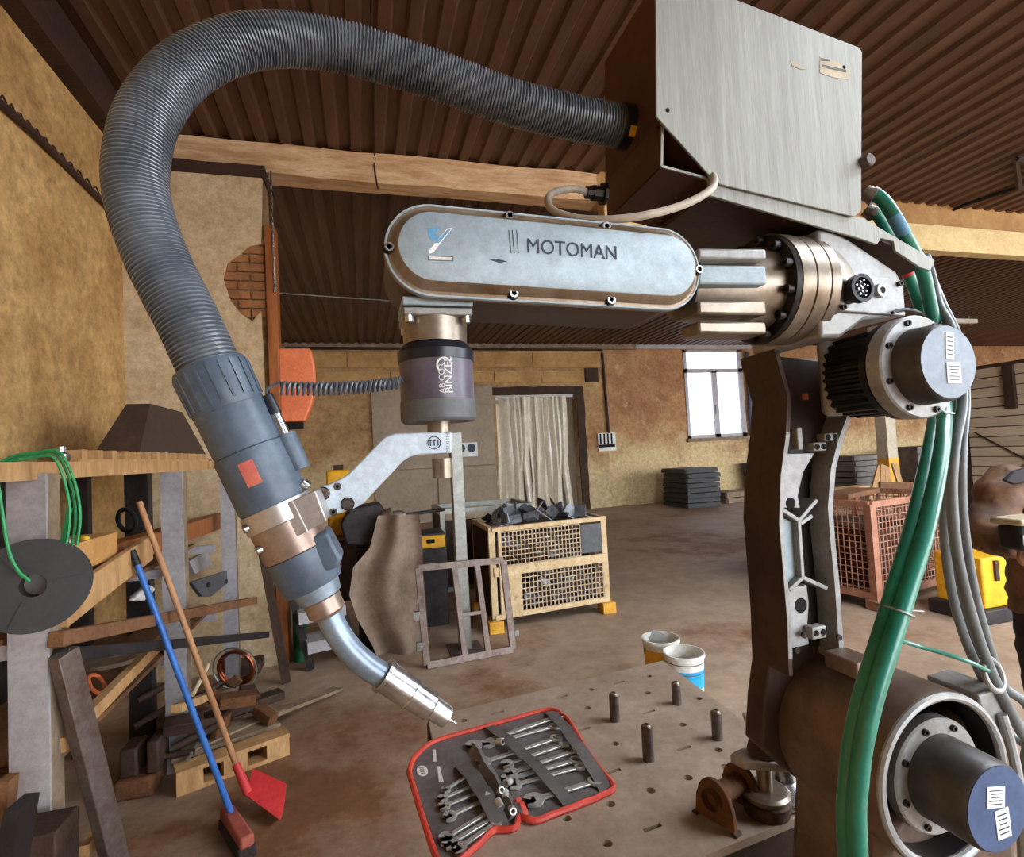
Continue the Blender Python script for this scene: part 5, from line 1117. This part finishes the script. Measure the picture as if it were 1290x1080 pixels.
build(mb().box((PY(420, 600, 5.5).x, 5.42, PY(425, 592, 5.5).z), (PY(433, 600, 5.5).x, 5.5, PY(425, 586, 5.5).z)), 'case_handle', m_rustdk, YBX)
yq2 = PY(544, 680, 5.4)
CS = thing('yellow_crate', (yq2.x, 5.4, 0), 'yellow fronted crate between the canvas sheet and the galvanised bin', 'crate')
build(mb().box((yq2.x - 0.13, 5.35, 0.0), (yq2.x + 0.13, 5.7, PY(544, 672, 5.35).z)), 'crate_body', m_dkst, CS, bevel=0.01)
build(mb().box((yq2.x - 0.12, 5.33, PY(544, 690, 5.35).z), (yq2.x + 0.12, 5.35, PY(544, 675, 5.35).z)), 'crate_front', m_ylw, CS)
build(mb().box((yq2.x - 0.06, 5.325, PY(544, 684, 5.35).z), (yq2.x + 0.02, 5.33, PY(544, 679, 5.35).z)), 'grip_slot', m_black, CS)
gq = PZ(379, 832)
GC = thing('gas_cylinder', gq, 'slim green gas cylinder behind the torch near the plaster wall', 'gas cylinder')
gh = PY(379, 690, gq.y).z
build(mb().lathe([(0, 0.055), (gh - 0.14, 0.055), (gh - 0.06, 0.035), (gh - 0.03, 0.02)], gq, (0, 0, 1), 20), 'tank', m_gas, GC)
build(mb().cyl(gq + V((0, 0, gh - 0.03)), gq + V((0, 0, gh + 0.03)), 0.018, n=10), 'valve', m_ringm, GC)
TS = thing('step_stool', PZ(405, 842), 'grey weathered step stool standing behind the torch neck', 'stool')
for (a, c) in (((366, 742), (392, 845)), ((420, 735), (452, 830))):
    P1 = PZ(*c); P0 = PY(*a, P1.y + 0.1); build(mb().beam(P0, P1 + V((0, 0, 0.01)), 0.05, 0.06, (0, 1, 0)), 'leg', m_dkst, TS)
for (a, c) in (((374, 776), (432, 764)), ((385, 812), (442, 800))):
    build(mb().beam(PY(*a, 4.72), PY(*c, 4.8), 0.25, 0.09, (0, 0, 1)), 'step', m_rack, TS)
single(mb().beam(PY(330, 690, 4.6), PZ(361, 862) + V((0, 0, 0.01)), 0.06, 0.04, (0, 1, 0)), 'leaning_bar', m_rustdk, 'dark brown steel bar leaning on the plaster wall end', 'bar')

# ================================================================ STORAGE RACK ON THE LEFT
XF, XB = -1.05, -1.70
RK = thing('storage_rack', (-1.38, 3.2, 0), 'pale grey steel storage rack along the ochre wall', 'rack')
def post(x0, x1, y, top, d=0.09, m=m_rack):
    a, c = PY(x0, 800, y).x, PY(x1, 800, y).x
    build(mb().box((a, y, 0), (c, y + 0.012, top)), 'post_face', m, RK); build(mb().box((c - 0.012, y + 0.012, 0), (c, y + d, top)), 'post_side', m_woodgrey if m is m_rack else m, RK)
post(9, 60, 2.16, 1.66); post(206, 234, 3.42, 1.64, 0.08); post(282, 300, 4.35, 1.66, 0.06); post(160, 190, 3.9, 1.66, 0.08, m_dkst)
for y in (2.2, 3.0, 3.8): build(mb().box((XB, y, 0), (XB + 0.1, y + 0.06, 1.66)), 'rear_post', m_dkst, RK)
build(mb().box((XB, 1.7, 1.675), (XF - 0.031, 4.42, 1.70)), 'top_board', m_wood, RK)
build(mb().box((XF - 0.03, 1.7, 1.64), (XF, 4.42, 1.70)), 'top_rail', m_wood, RK)
for y in (2.2, 3.46, 4.3):
    for z in (1.10, 0.62): build(mb().box((XB, y, z - 0.05), (XF, y + 0.05, z)), 'arm', m_rack, RK)
a, c = PX(75, 940, XF + 0.02), PX(205, 806, XF + 0.02); build(mb().beam(a, c, 0.035, 0.05), 'brace', m_wood, RK)
a, c = PX(105, 1075, XF + 0.02), PX(130, 1040, XF + 0.02); build(mb().beam(a, c, 0.035, 0.05), 'brace', m_wood, RK)
build(mb().box((XB, 2.2, 1.10), (XF - 0.12, 4.3, 1.12)), 'shelf_board', m_woodold, RK)
build(mb().box((XB, 2.2, 0.62), (XF - 0.05, 4.3, 0.64)), 'shelf_board', m_woodold, RK)
# things on the top board
NS = thing('notched_strip', (XF - 0.06, 3.3, 1.70), 'long notched pale wooden strip lying on the rack below the hood', 'strip')
build(mb().box((XF - 0.09, 2.5, 1.70), (XF - 0.03, 4.35, 1.712)), 'strip_base', m_wood, NS)
build(mb().box((XF - 0.095, 2.5, 1.712), (XF - 0.085, 4.35, 1.75)), 'strip_back', m_darktim, NS)
for i in range(14): build(mb().box((XF - 0.085, 2.53 + i * 0.135, 1.712), (XF - 0.03, 2.575 + i * 0.135, 1.75)), 'tooth', m_wood, NS)
single(mb().lathe([(0, 0.022), (0.012, 0.03), (0.03, 0.03), (0.04, 0.018), (0.06, 0.018)], V((XF - 0.06, 2.44, 1.70)), (0, 0, 1), 16), 'steel_nut', m_steel, 'shiny steel fitting on the top rack board', 'fitting')
hq = PX(200, 568, -1.35)
HD = thing('sheet_hood', (-1.35, hq.y, 1.70), 'dark brown trapezoid sheet hood standing on the rack', 'hood')
hp_ = [PX(x, y, -1.20) for x, y in ((150, 568), (249, 568))]; yb0, yb1 = hp_[0].y, hp_[1].y
pb_ = [V((-1.34, yb0, 1.70)), V((-1.12, yb0, 1.70)), V((-1.12, yb1, 1.70)), V((-1.34, yb1, 1.70))]; ym = (yb0 + yb1) / 2
zt4 = PX(196, 518, -1.3).z
pt_ = [V((-1.30, yb0 + (ym - yb0) * 0.55, zt4)), V((-1.18, yb0 + (ym - yb0) * 0.55, zt4)), V((-1.18, yb1 - (yb1 - ym) * 0.6, zt4)), V((-1.30, yb1 - (yb1 - ym) * 0.6, zt4))]
build(mb().rings([pb_, pt_]), 'hood_shell', m_hood, HD, smooth=False)
build(mb().box((-1.35, yb0 - 0.01, 1.70), (-1.11, yb1 + 0.01, 1.712)), 'hood_rim', m_hood, HD)
# stock on the shelves
def stick(nm, a, c, x0, x1, w_, h, m, lab, cat='bar'): return single(mb().beam(PX(*a, x0), PX(*c, x1), w_, h), nm, m, lab, cat, bevel=0.004)
stick('timber_beam', (88, 716), (288, 652), -1.15, -1.12, 0.10, 0.11, m_orangetim, 'thick reddish timber beam lying across the middle of the rack', 'timber')
stick('plank', (78, 770), (188, 690), -1.02, -1.02, 0.03, 0.12, m_wood, 'pale plank edge sloping along the rack under the cardboard box', 'plank')
stick('wooden_pole', (70, 806), (320, 757), -1.0, -0.80, 0.05, 0.05, m_woodold, 'brown squared wooden pole sticking out of the rack toward the wall', 'pole')
stick('steel_bar', (76, 826), (335, 800), -1.0, -0.76, 0.05, 0.045, m_dkst, 'dark steel bar lying under the wooden pole on the rack', 'bar')
single(mb().beam((-1.4, 2.35, 1.151), (-1.36, 4.1, 1.151), 0.10, 0.06), 'steel_channel', m_dkst, 'black steel channel at the back of the middle shelf', 'channel', bevel=0.004)
single(mb().beam((-1.3, 2.35, 0.656), (-1.27, 4.0, 0.656), 0.25, 0.03), 'plank', m_woodold, 'brown flat board lying on the lower rack shelf', 'plank', bevel=0.004)
# bracket plate near the pole
single(mb().prism([PX(*p, -1.0) for p in ((236, 734), (294, 716), (296, 724), (262, 752), (250, 752))], (0.02, 0, 0)), 'gusset_plate', m_plate, 'grey triangular gusset plate with bolts hung on the rack', 'plate')
for (x, y) in ((284, 733), (262, 737)): 
    p = PX(x, y, -0.975); single(mb().lathe([(0, 0.016), (0.01, 0.016), (0.012, 0.01)], p, (1, -0.3, 0), 8), 'bolt', m_dkst, 'dark bolt through the triangular gusset plate', 'bolt', 'gusset bolts')
cq2 = PX(150, 724, -1.05)
CBX = thing('cardboard_box', PX(118, 724, -1.12), 'open cardboard box of yellow fittings on the rack', 'box')
q0 = PX(86, 724, -1.08); q1 = PX(126, 728, -1.08); 
bz0 = q0.z; bh = 0.11
build(mb().box((-1.28, q0.y, bz0), (-1.06, q1.y + 0.12, bz0 + bh)), 'carton', m_card, CBX, bevel=0.003)
for k in range(6): build(mb().sphere((-1.24 + 0.03 * k, q0.y + 0.05 + 0.05 * (k % 3), bz0 + bh), 0.018, 10, 6), 'fitting', m_yellow if k % 2 else m_ringm, CBX)
single(mb().sphere(PX(178, 748, -1.15), 0.05, 14, 10, (0.8, 2.4, 0.5)).jitter(0.02, 25), 'plastic_bag', m_rag, 'crumpled white plastic bag on the rack behind the broom handle', 'bag')
single(mb().torus(PX(122, 862, -1.15), (1, 0, 0.6), 0.045, 0.008, 24, 8), 'orange_ring', m_orange, 'small orange ring hanging under the lower shelf', 'ring')
single(mb().lathe([(0, 0.16), (0.02, 0.16), (0.025, 0.05), (0.05, 0.04)], V((-1.3, PX(145, 843, -1.3).y, 0.672)), (0, 0, 1), 28), 'cutting_disc', m_woodgrey, 'flat round disc lying on the lower rack shelf', 'disc')
single(mb().torus(PX(160, 656, -1.2), (0.6, 1, 0.2), 0.06, 0.012, 24, 8), 'black_ring', m_black, 'black ring handle lying above the reddish timber beam', 'ring')
single(mb().prism([PX(*p, -1.22) for p in ((232, 708), (256, 694), (262, 712), (240, 724))], (0.03, 0, 0)), 'steel_plate', m_rack, 'small pale square plate on the rack by the gusset plate', 'plate')
# spool with green cord
SPL = thing('cable_spool', PY(40, 790, 2.0), 'black plastic spool hung on the front rack post', 'spool')
sc_ = PY(42, 738, 2.02); axs = V((0.35, -1, 0.1)).normalized()
for t, r_ in ((0.0, 0.142), (-0.09, 0.142)):
    build(mb().lathe([(-0.006, 0.05), (-0.006, r_), (0.006, r_), (0.006, 0.05)], sc_ + axs * t, axs, 40, caps=False), 'flange', m_spool, SPL)
build(mb().lathe([(-0.09, 0.055), (0.004, 0.055), (0.004, 0.034), (-0.09, 0.034), (-0.09, 0.055)], sc_, axs, 28, caps=False), 'hub', m_spool, SPL)
fxv = axs.orthogonal().normalized(); fyv = axs.cross(fxv)
for k in range(3):
    a = k * 2.1 + 0.4; d = fxv * math.cos(a) + fyv * math.sin(a); build(mb().beam(sc_ + d * 0.05 + axs * 0.009, sc_ + d * 0.13 + axs * 0.009, 0.008, 0.006, axs), 'spoke', m_spool, SPL)
yg = 2.1
gcd = [(-5, 590), (15, 578), (40, 574), (68, 571), (82, 590), (92, 622), (95, 655), (90, 690)]
for i, (dx, dy_) in enumerate(((0, 0), (4, -3), (-5, 4))):
    single(mb().tube(spline([PY(x + dx * (k / 4), y + dy_, yg - 0.01 * i) for k, (x, y) in enumerate(gcd)], 8), 0.0045, 6), 'green_rope', m_cord, 'strand of green cord looped over the front rack post', 'cord', 'green cord loops')
single(mb().tube(spline([PY(x, y, 1.95) for x, y in ((-4, 600), (2, 640), (10, 690), (22, 718), (38, 733))], 8), 0.005, 6), 'green_rope', m_cord, 'green cord running down into the black spool', 'cord')
single(mb().prism([PY(*p, 2.11) for p in ((84, 640), (91, 640), (81, 698), (73, 698))], (0, 0.004, 0)), 'green_strap', m_cord, 'flat green strap end hanging beside the cardboard box', 'strap')
# broom and shovel
bt, bbm = PX(173, 712, -0.985), PZ(294, 1032, 0.06)
BM = thing('broom', bbm, 'blue handled broom with a reddish brush head leaning on the rack', 'broom')
build(mb().cyl(bt, bbm, 0.0135, n=14), 'handle', m_blue, BM)
build(mb().cyl(bt + (bt - bbm).normalized() * 0.07, bt, 0.014, 0.016, n=12), 'handle_tip', m_rubber, BM)
h0, h1 = PZ(285, 1022, 0.07), PZ(312, 1062, 0.07)
build(mb().beam(h0, h1, 0.06, 0.05), 'brush_block', m_brush, BM, bevel=0.012)
build(mb().beam(h0 - V((0, 0, 0.045)), h1 - V((0, 0, 0.045)), 0.075, 0.05).jitter(0.004, 40), 'bristles', m_brist, BM, bevel=0.01)
st, sb_ = PX(175, 632, -0.985), PZ(298, 965, 0.19)
SH = thing('shovel', PZ(330, 1020), 'red plastic shovel with a pale wooden handle leaning on the rack', 'shovel')
build(mb().cyl(st, sb_, 0.0125, 0.014, n=14), 'handle', m_handle, SH)
sn = PZ(313, 1000, 0.08); build(mb().cyl(sb_ - (sb_ - st).normalized() * 0.01, sn, 0.018, 0.022, n=16), 'socket', m_red, SH)
bl = [PZ(306, 1010, 0.06), PZ(318, 978, 0.12), PZ(361, 998, 0.05), PZ(351, 1043, 0.005)]
cb2 = sum(bl, V((0, 0, 0))) / 4
rs = []
for i in range(7):
    s = i / 6; rowt = []; rowb = []
    for j in range(7):
        t = j / 6; p = bl[0].lerp(bl[3], t).lerp(bl[1].lerp(bl[2], t), s) + V((0, 0, 0.05 * (4 * (s - 0.5) ** 2) - 0.01)); p.z = max(p.z, 0.006); rowt.append(p)
        rowb.append(p - V((0, 0, 0.004)))
    rs.append(rowt + rowb[::-1])
build(mb().rings(rs), 'blade', m_red, SH)
# leaning plank, dark steel at the bottom left
pA_, pB_ = PX(80, 822, -0.99), PZ(160, 1150)
single(mb().beam(pA_, pB_ + V((0, 0, 0.02)), 0.075, 0.045, (0.9, -0.5, 0.3)), 'leaning_plank', m_rustgrey, 'grey brown squared plank leaning on the front rack post', 'plank', bevel=0.003)
single(mb().beam(PY(28, 1010, 1.86), PY(10, 1120, 1.84), 0.035, 0.10, (0, 1, 0)), 'steel_angle', m_dkst, 'dark steel angle standing at the foot of the front rack post', 'angle')
single(mb().beam(PY(10, 980, 1.95), PY(-5, 1150, 1.95), 0.03, 0.05, (0, 1, 0)), 'timber_offcut', m_woodold, 'brown timber offcut standing by the steel angle', 'timber')
db = PY(70, 1050, 1.98)
single(mb().box((db.x - 0.16, 1.98, 0), (db.x, 2.12, db.z)), 'steel_box', m_rustdk, 'dark rusty steel box section at the foot of the front rack post', 'box section', bevel=0.006)
# pallet and rusty stock on the floor
PL = thing('wooden_pallet', (-0.75, 3.75, 0), 'wooden pallet on the floor under rusty iron stock', 'pallet')
p0, p1 = PZ(222, 1004), PZ(364, 950); u = (p1 - p0).normalized(); vv = V((-u.y, u.x, 0)); LW = (p1 - p0).length; LD = 0.9
def lp(a, b_, z): return p0 + u * a + vv * b_ + V((0, 0, z))
for b_ in (0.03, LD / 2, LD - 0.03):
    build(mb().beam(lp(0, b_, 0.012), lp(LW, b_, 0.012), 0.09, 0.022), 'bottom_board', m_wood, PL)
    for a in (0.06, LW / 2, LW - 0.06): build(mb().beam(lp(a - 0.06, b_, 0.062), lp(a + 0.06, b_, 0.062), 0.09, 0.078), 'block', m_wood, PL)
for k in range(6): build(mb().beam(lp(0, 0.03 + k * (LD - 0.06) / 5, 0.113), lp(LW, 0.03 + k * (LD - 0.06) / 5, 0.113), 0.11, 0.022), 'top_board', m_wood if k == 0 else m_woodgrey, PL)
zt5 = 0.126
stock = [((0.05, 0.2), (0.60, 0.35), 0.14, 0.012, m_woodgrey, 'flat grey board lying on the pallet'), ((0.1, 0.45), (0.66, 0.5), 0.10, 0.05, m_rustdk, 'dark rusty beam piece across the back of the pallet')]
for a, c, w_, h, m, lab in stock: single(mb().beam(lp(*a, zt5 + h / 2), lp(*c, zt5 + h / 2), w_, h), 'iron_stock', m, lab, 'stock', bevel=0.003)
for i in range(16):
    a, b_ = random.uniform(-0.05, LW - 0.05), random.uniform(0.12, 0.8); z = zt5 + 0.05 + 0.05 * (i % 3); q = Quaternion((random.random(), random.random(), random.random()), random.uniform(0, 3))
    if i % 4 == 3: o = single(mb().cyl(lp(a - 0.1, b_, z), lp(a + 0.12, b_ + random.uniform(-.1, .1), z + 0.05), 0.02, n=12), 'rusty_pipe', m_rustdk, 'short rusty pipe in the iron heap on the pallet', 'pipe', 'rusty pipes on the pallet')
    else: o = single(mb().cbox(lp(a, b_, z), (random.uniform(0.08, 0.2), random.uniform(0.05, 0.12), random.uniform(0.02, 0.07)), q), 'iron_scrap', m_rustdk if i % 2 else m_rust, 'rusty iron block in the heap on the pallet', 'scrap', 'rusty iron on the pallet', bevel=0.004)
vb = PZ(215, 985, 0.1)
VC = thing('iron_vice', PZ(176, 1008), 'rusty iron vice at the foot of the second rack post', 'vice')
v0 = PZ(176, 1008, 0.0)
build(mb().box(v0 + V((-0.12, 0, 0)), v0 + V((0.06, 0.22, 0.10))), 'vice_base', m_rust, VC, bevel=0.02)
build(mb().box(v0 + V((-0.10, 0.03, 0.1)), v0 + V((-0.02, 0.19, 0.24))), 'fixed_jaw', m_rustdk, VC, bevel=0.012)
build(mb().box(v0 + V((0.02, 0.03, 0.1)), v0 + V((0.08, 0.19, 0.26))), 'moving_jaw', m_rustdk, VC, bevel=0.012)
build(mb().cyl(v0 + V((0.08, 0.11, 0.14)), v0 + V((0.22, 0.11, 0.14)), 0.016, n=12), 'screw', m_rustdk, VC)
build(mb().cyl(v0 + V((0.21, 0.03, 0.14)), v0 + V((0.21, 0.20, 0.14)), 0.008, n=8), 'tommy_bar', m_galv, VC)
cq3 = PY(297, 843, 4.3)
CP = thing('copper_coil', PY(297, 868, 4.3), 'shiny copper tube coil leaning on the plaster wall', 'coil')
for k in range(4): build(mb().torus(cq3 + V((0.004 * k, 0.02 * k, 0.003 * k)), (0.3, 1, 0.15), 0.125 - 0.006 * k, 0.012, 36, 10), 'turn', m_cprred, CP)
build(mb().torus(cq3 + V((0, -0.03, 0.01)), (0.3, 1, 0.15), 0.155, 0.006, 36, 8), 'bright_ring', m_galv, CP)
single(mb().box((cq3.x - 0.12, 4.4, 0.126), (cq3.x + 0.14, 4.6, cq3.z - 0.02)), 'steel_drum_box', m_rustdk, 'dark steel box under the copper coil', 'box', bevel=0.01)
single(mb().cyl(PX(262, 838, -0.9), PX(243, 875, -0.9), 0.012, n=8), 'pale_rod', m_pend, 'short pale rod end beside the copper coil', 'rod')
single(mb().beam(PZ(330, 905, 0.14), PZ(425, 868, 0.02), 0.09, 0.02), 'floor_plank', m_woodgrey, 'thin grey plank running from the pallet onto the floor', 'plank')
single(mb().beam(PX(222, 893, -0.95), PX(266, 876, -0.95), 0.05, 0.04), 'wood_stub', m_wood, 'pale sawn wood stub end among the rusty stock', 'wood')

# ================================================================ PERSON
def skin_body(nm, verts, edges_, m, parent, root=0, sub=2):
    me = bpy.data.meshes.new(nm); me.from_pydata([v[0] for v in verts], edges_, [])
    o = bpy.data.objects.new(nm, me); COL.objects.link(o)
    md = o.modifiers.new('skin', 'SKIN'); md.use_smooth_shade = True
    if not me.skin_vertices: me.skin_vertices.new() if hasattr(me.skin_vertices, 'new') else None
    for i, v in enumerate(verts):
        sv = me.skin_vertices[0].data[i]; r_ = v[1]; sv.radius = r_ if isinstance(r_, tuple) else (r_, r_); sv.use_root = (i == root)
    s = o.modifiers.new('sub', 'SUBSURF'); s.levels = sub; s.render_levels = sub
    dg = bpy.context.evaluated_depsgraph_get(); nm_ = bpy.data.meshes.new_from_object(o.evaluated_get(dg))
    bpy.data.objects.remove(o); sh = WL[parent.name]
    for v in nm_.vertices: v.co -= sh
    nm_.materials.clear(); nm_.materials.append(m); nm_.polygons.foreach_set('use_smooth', [True] * len(nm_.polygons))
    r_ = bpy.data.objects.new(nm, nm_); COL.objects.link(r_); r_.parent = parent; WL[r_.name] = V(sh); return r_
pf = PY(1328, 560, 1.62)
px0, py0 = pf.x, pf.y
PER = thing('person', (px0, py0, 0), 'person in a brown work jacket and dark trousers holding a beige and black tool', 'person')
# person faces the viewer, slightly to the left; body axes
fwd = V((-0.75, -0.66, 0)).normalized(); rgt = V((fwd.y, -fwd.x, 0))   # rgt: person's right hand side
if (rgt.dot(V((-1, 0, 0)))) < 0: rgt = -rgt
def B(r_, f_, z): return V((px0, py0, 0)) + rgt * r_ + fwd * f_ + V((0, 0, z))
tool = PY(1284, 668, 1.36)
sk_v = [(B(0, 0, 0.95), 0.10), (B(0, 0, 1.2), 0.12), (B(0, 0, 1.42), 0.09), (B(-0.02, 0.01, 1.50), 0.052), (B(-0.05, 0.02, 1.60), 0.075), (B(-0.055, 0.02, 1.68), 0.085), (B(-0.06, 0.01, 1.76), 0.06)]
skin_body('body', sk_v, [(i, i + 1) for i in range(6)], m_skin, PER)
hd = B(-0.055, 0.015, 1.66)
build(mb().sphere(hd + V((0, 0, 0.035)) - fwd * 0.018, 0.098, 18, 12, (1, 1, 1)), 'hair', m_hair, PER)
for s in (-1, 1):
    build(mb().sphere(hd + rgt * (0.032 * s) + fwd * 0.082, 0.012, 10, 8), 'eye', m_white, PER)
    build(mb().sphere(hd + rgt * (0.085 * s), 0.022, 10, 8, (0.5, 0.8, 1.2)), 'ear', m_skin, PER)
build(mb().sphere(hd + fwd * 0.095 - V((0, 0, 0.03)), 0.017, 10, 8, (0.9, 0.9, 1.5)), 'nose', m_skin, PER)
build(mb().cbox(hd + fwd * 0.085 - V((0, 0, 0.068)), (0.04, 0.012, 0.008), fwd.to_track_quat('Y', 'Z')), 'mouth', m_brush, PER)
elbow = PY(1240, 672, 1.60); wrist = PY(1286, 690, 1.42); sh_r = PY(1266, 614, 1.64)
le = B(-0.26, 0.02, 1.14); lw_ = B(-0.10, 0.24, 1.18)
def merge(m_, nm, mtl, parent, vox=0.014, sm=6, amp=1.0):
    o = bpy.data.objects.new(nm, m_.mesh(nm, mtl)); COL.objects.link(o)
    r_ = o.modifiers.new('r', 'REMESH'); r_.mode = 'VOXEL'; r_.voxel_size = vox; r_.use_smooth_shade = True
    q = o.modifiers.new('s', 'SMOOTH'); q.factor = 0.5; q.iterations = sm
    dg = bpy.context.evaluated_depsgraph_get(); me = bpy.data.meshes.new_from_object(o.evaluated_get(dg)); bpy.data.objects.remove(o)
    sh = WL[parent.name]
    for v in me.vertices:
        n_ = mnoise.noise(V((v.co.x * 9, v.co.y * 9, v.co.z * 24))) * 0.016 + mnoise.noise(v.co * 30) * 0.005; v.co += v.normal * (n_ * amp); v.co -= sh
    me.materials.clear(); me.materials.append(mtl); me.polygons.foreach_set('use_smooth', [True] * len(me.polygons))
    r_ = bpy.data.objects.new(nm, me); COL.objects.link(r_); r_.parent = parent; WL[r_.name] = V(sh); return r_
def ell(z, a, b_, f0=0.0, n=24): return [B(a * math.cos(2 * math.pi * k / n), f0 + b_ * math.sin(2 * math.pi * k / n), z) for k in range(n)]
jm = mb().rings([ell(0.84, 0.2, 0.14), ell(0.95, 0.2, 0.14), ell(1.1, 0.195, 0.135), ell(1.28, 0.21, 0.135), ell(1.40, 0.19, 0.115), ell(1.46, 0.12, 0.09), ell(1.50, 0.07, 0.07)])
def limb(pts):
    P = [V(p[0]) for p in pts]; c = spline(P, 6); rr = []
    for i in range(len(pts) - 1): rr += [pts[i][1] + (pts[i + 1][1] - pts[i][1]) * k / 6 for k in range(6)]
    rr.append(pts[-1][1]); jm.tube(c, rr, 14)
limb([(B(0.08, 0, 1.38), 0.09), (sh_r, 0.088), (sh_r.lerp(elbow, 0.55), 0.078), (elbow, 0.074), (elbow.lerp(wrist, 0.5), 0.064), (wrist, 0.05)])
limb([(B(-0.08, 0, 1.38), 0.09), (B(-0.19, 0, 1.39), 0.085), (B(-0.25, 0, 1.27), 0.074), (le, 0.068), (le.lerp(lw_, 0.5), 0.058), (lw_, 0.046)])
merge(jm, 'jacket', m_jacket, PER)
build(mb().prism([PY(*p, 1.53) for p in ((1267, 606), (1279, 594), (1300, 588), (1302, 606), (1278, 611))], (0.02, 0.03, 0)).subdivide(), 'collar_flap', m_trous, PER, bevel=0.006)
build(mb().torus(B(0, 0.01, 1.49), (0.1, 0, 1), 0.07, 0.022, 24, 8), 'collar', m_trous, PER)
jm = mb().rings([ell(0.78, 0.17, 0.12), ell(0.86, 0.185, 0.13), ell(0.98, 0.18, 0.125)])
for q_ in (0.1, -0.1): limb([(B(q_ * 0.9, 0, 0.84), 0.095), (B(q_, 0.01, 0.65), 0.088), (B(q_, 0.01, 0.46), 0.072), (B(q_, -0.01, 0.07), 0.062)])
merge(jm, 'trousers', m_trous, PER, amp=0.4)
for s in (0.10, -0.10):
    fv = [(B(s, -0.06, 0.045), 0.042), (B(s, 0.02, 0.045), 0.045), (B(s, 0.12, 0.04), 0.042), (B(s, 0.18, 0.035), 0.032)]
    skin_body('shoe', fv, [(0, 1), (1, 2), (2, 3)], m_shoe, PER)
def hand(w_, d, up, side, par):
    d = d.normalized(); up = (up - d * up.dot(d)).normalized(); s = d.cross(up) * side
    hv = [(w_, 0.028), (w_ + d * 0.05, (0.038, 0.018)), (w_ + d * 0.085, (0.038, 0.016))]; he = [(0, 1), (1, 2)]
    for k, ln in ((-1.5, 0.062), (-0.5, 0.074), (0.5, 0.078), (1.5, 0.07)):
        b0 = w_ + d * 0.085 + s * (0.0185 * k); n = len(hv)
        hv += [(b0, 0.0095), (b0 + d * ln * 0.45 - up * 0.006, 0.009), (b0 + d * ln * 0.75 - up * 0.028, 0.0085), (b0 + d * ln * 0.62 - up * 0.048, 0.0075)]; he += [(2, n), (n, n + 1), (n + 1, n + 2), (n + 2, n + 3)]
    n = len(hv); hv += [(w_ + d * 0.03 + s * 0.035, 0.012), (w_ + d * 0.06 + s * 0.06 - up * 0.012, 0.0105), (w_ + d * 0.085 + s * 0.058 - up * 0.03, 0.009)]; he += [(0, n), (n, n + 1), (n + 1, n + 2)]
    return skin_body('hand', hv, he, m_skin, par)
hand(wrist + (wrist - elbow).normalized() * 0.03, wrist - elbow, V((0, 0, 1)), 1, PER)
hand(lw_ + (lw_ - le).normalized() * 0.03, lw_ - le, V((0, 0, 1)), -1, PER)
# tool held by the person
TH = thing('hand_tool', PY(1290, 690, 1.34), 'beige topped black tool held by the person at the right edge', 'tool')
tq = PY(1291, 665, 1.34)
build(mb().box(tq + V((-0.045, -0.02, -0.075)), tq + V((0.09, 0.06, 0.012))), 'tool_body', m_rubber, TH, bevel=0.012)
build(mb().box(tq + V((-0.06, -0.03, 0.012)), tq + V((0.10, 0.07, 0.035))), 'tool_top', m_pend, TH, bevel=0.008)
build(mb().box(tq + V((-0.047, -0.022, -0.05)), tq + V((0.0, -0.019, -0.02))), 'tool_label', m_cover, TH)
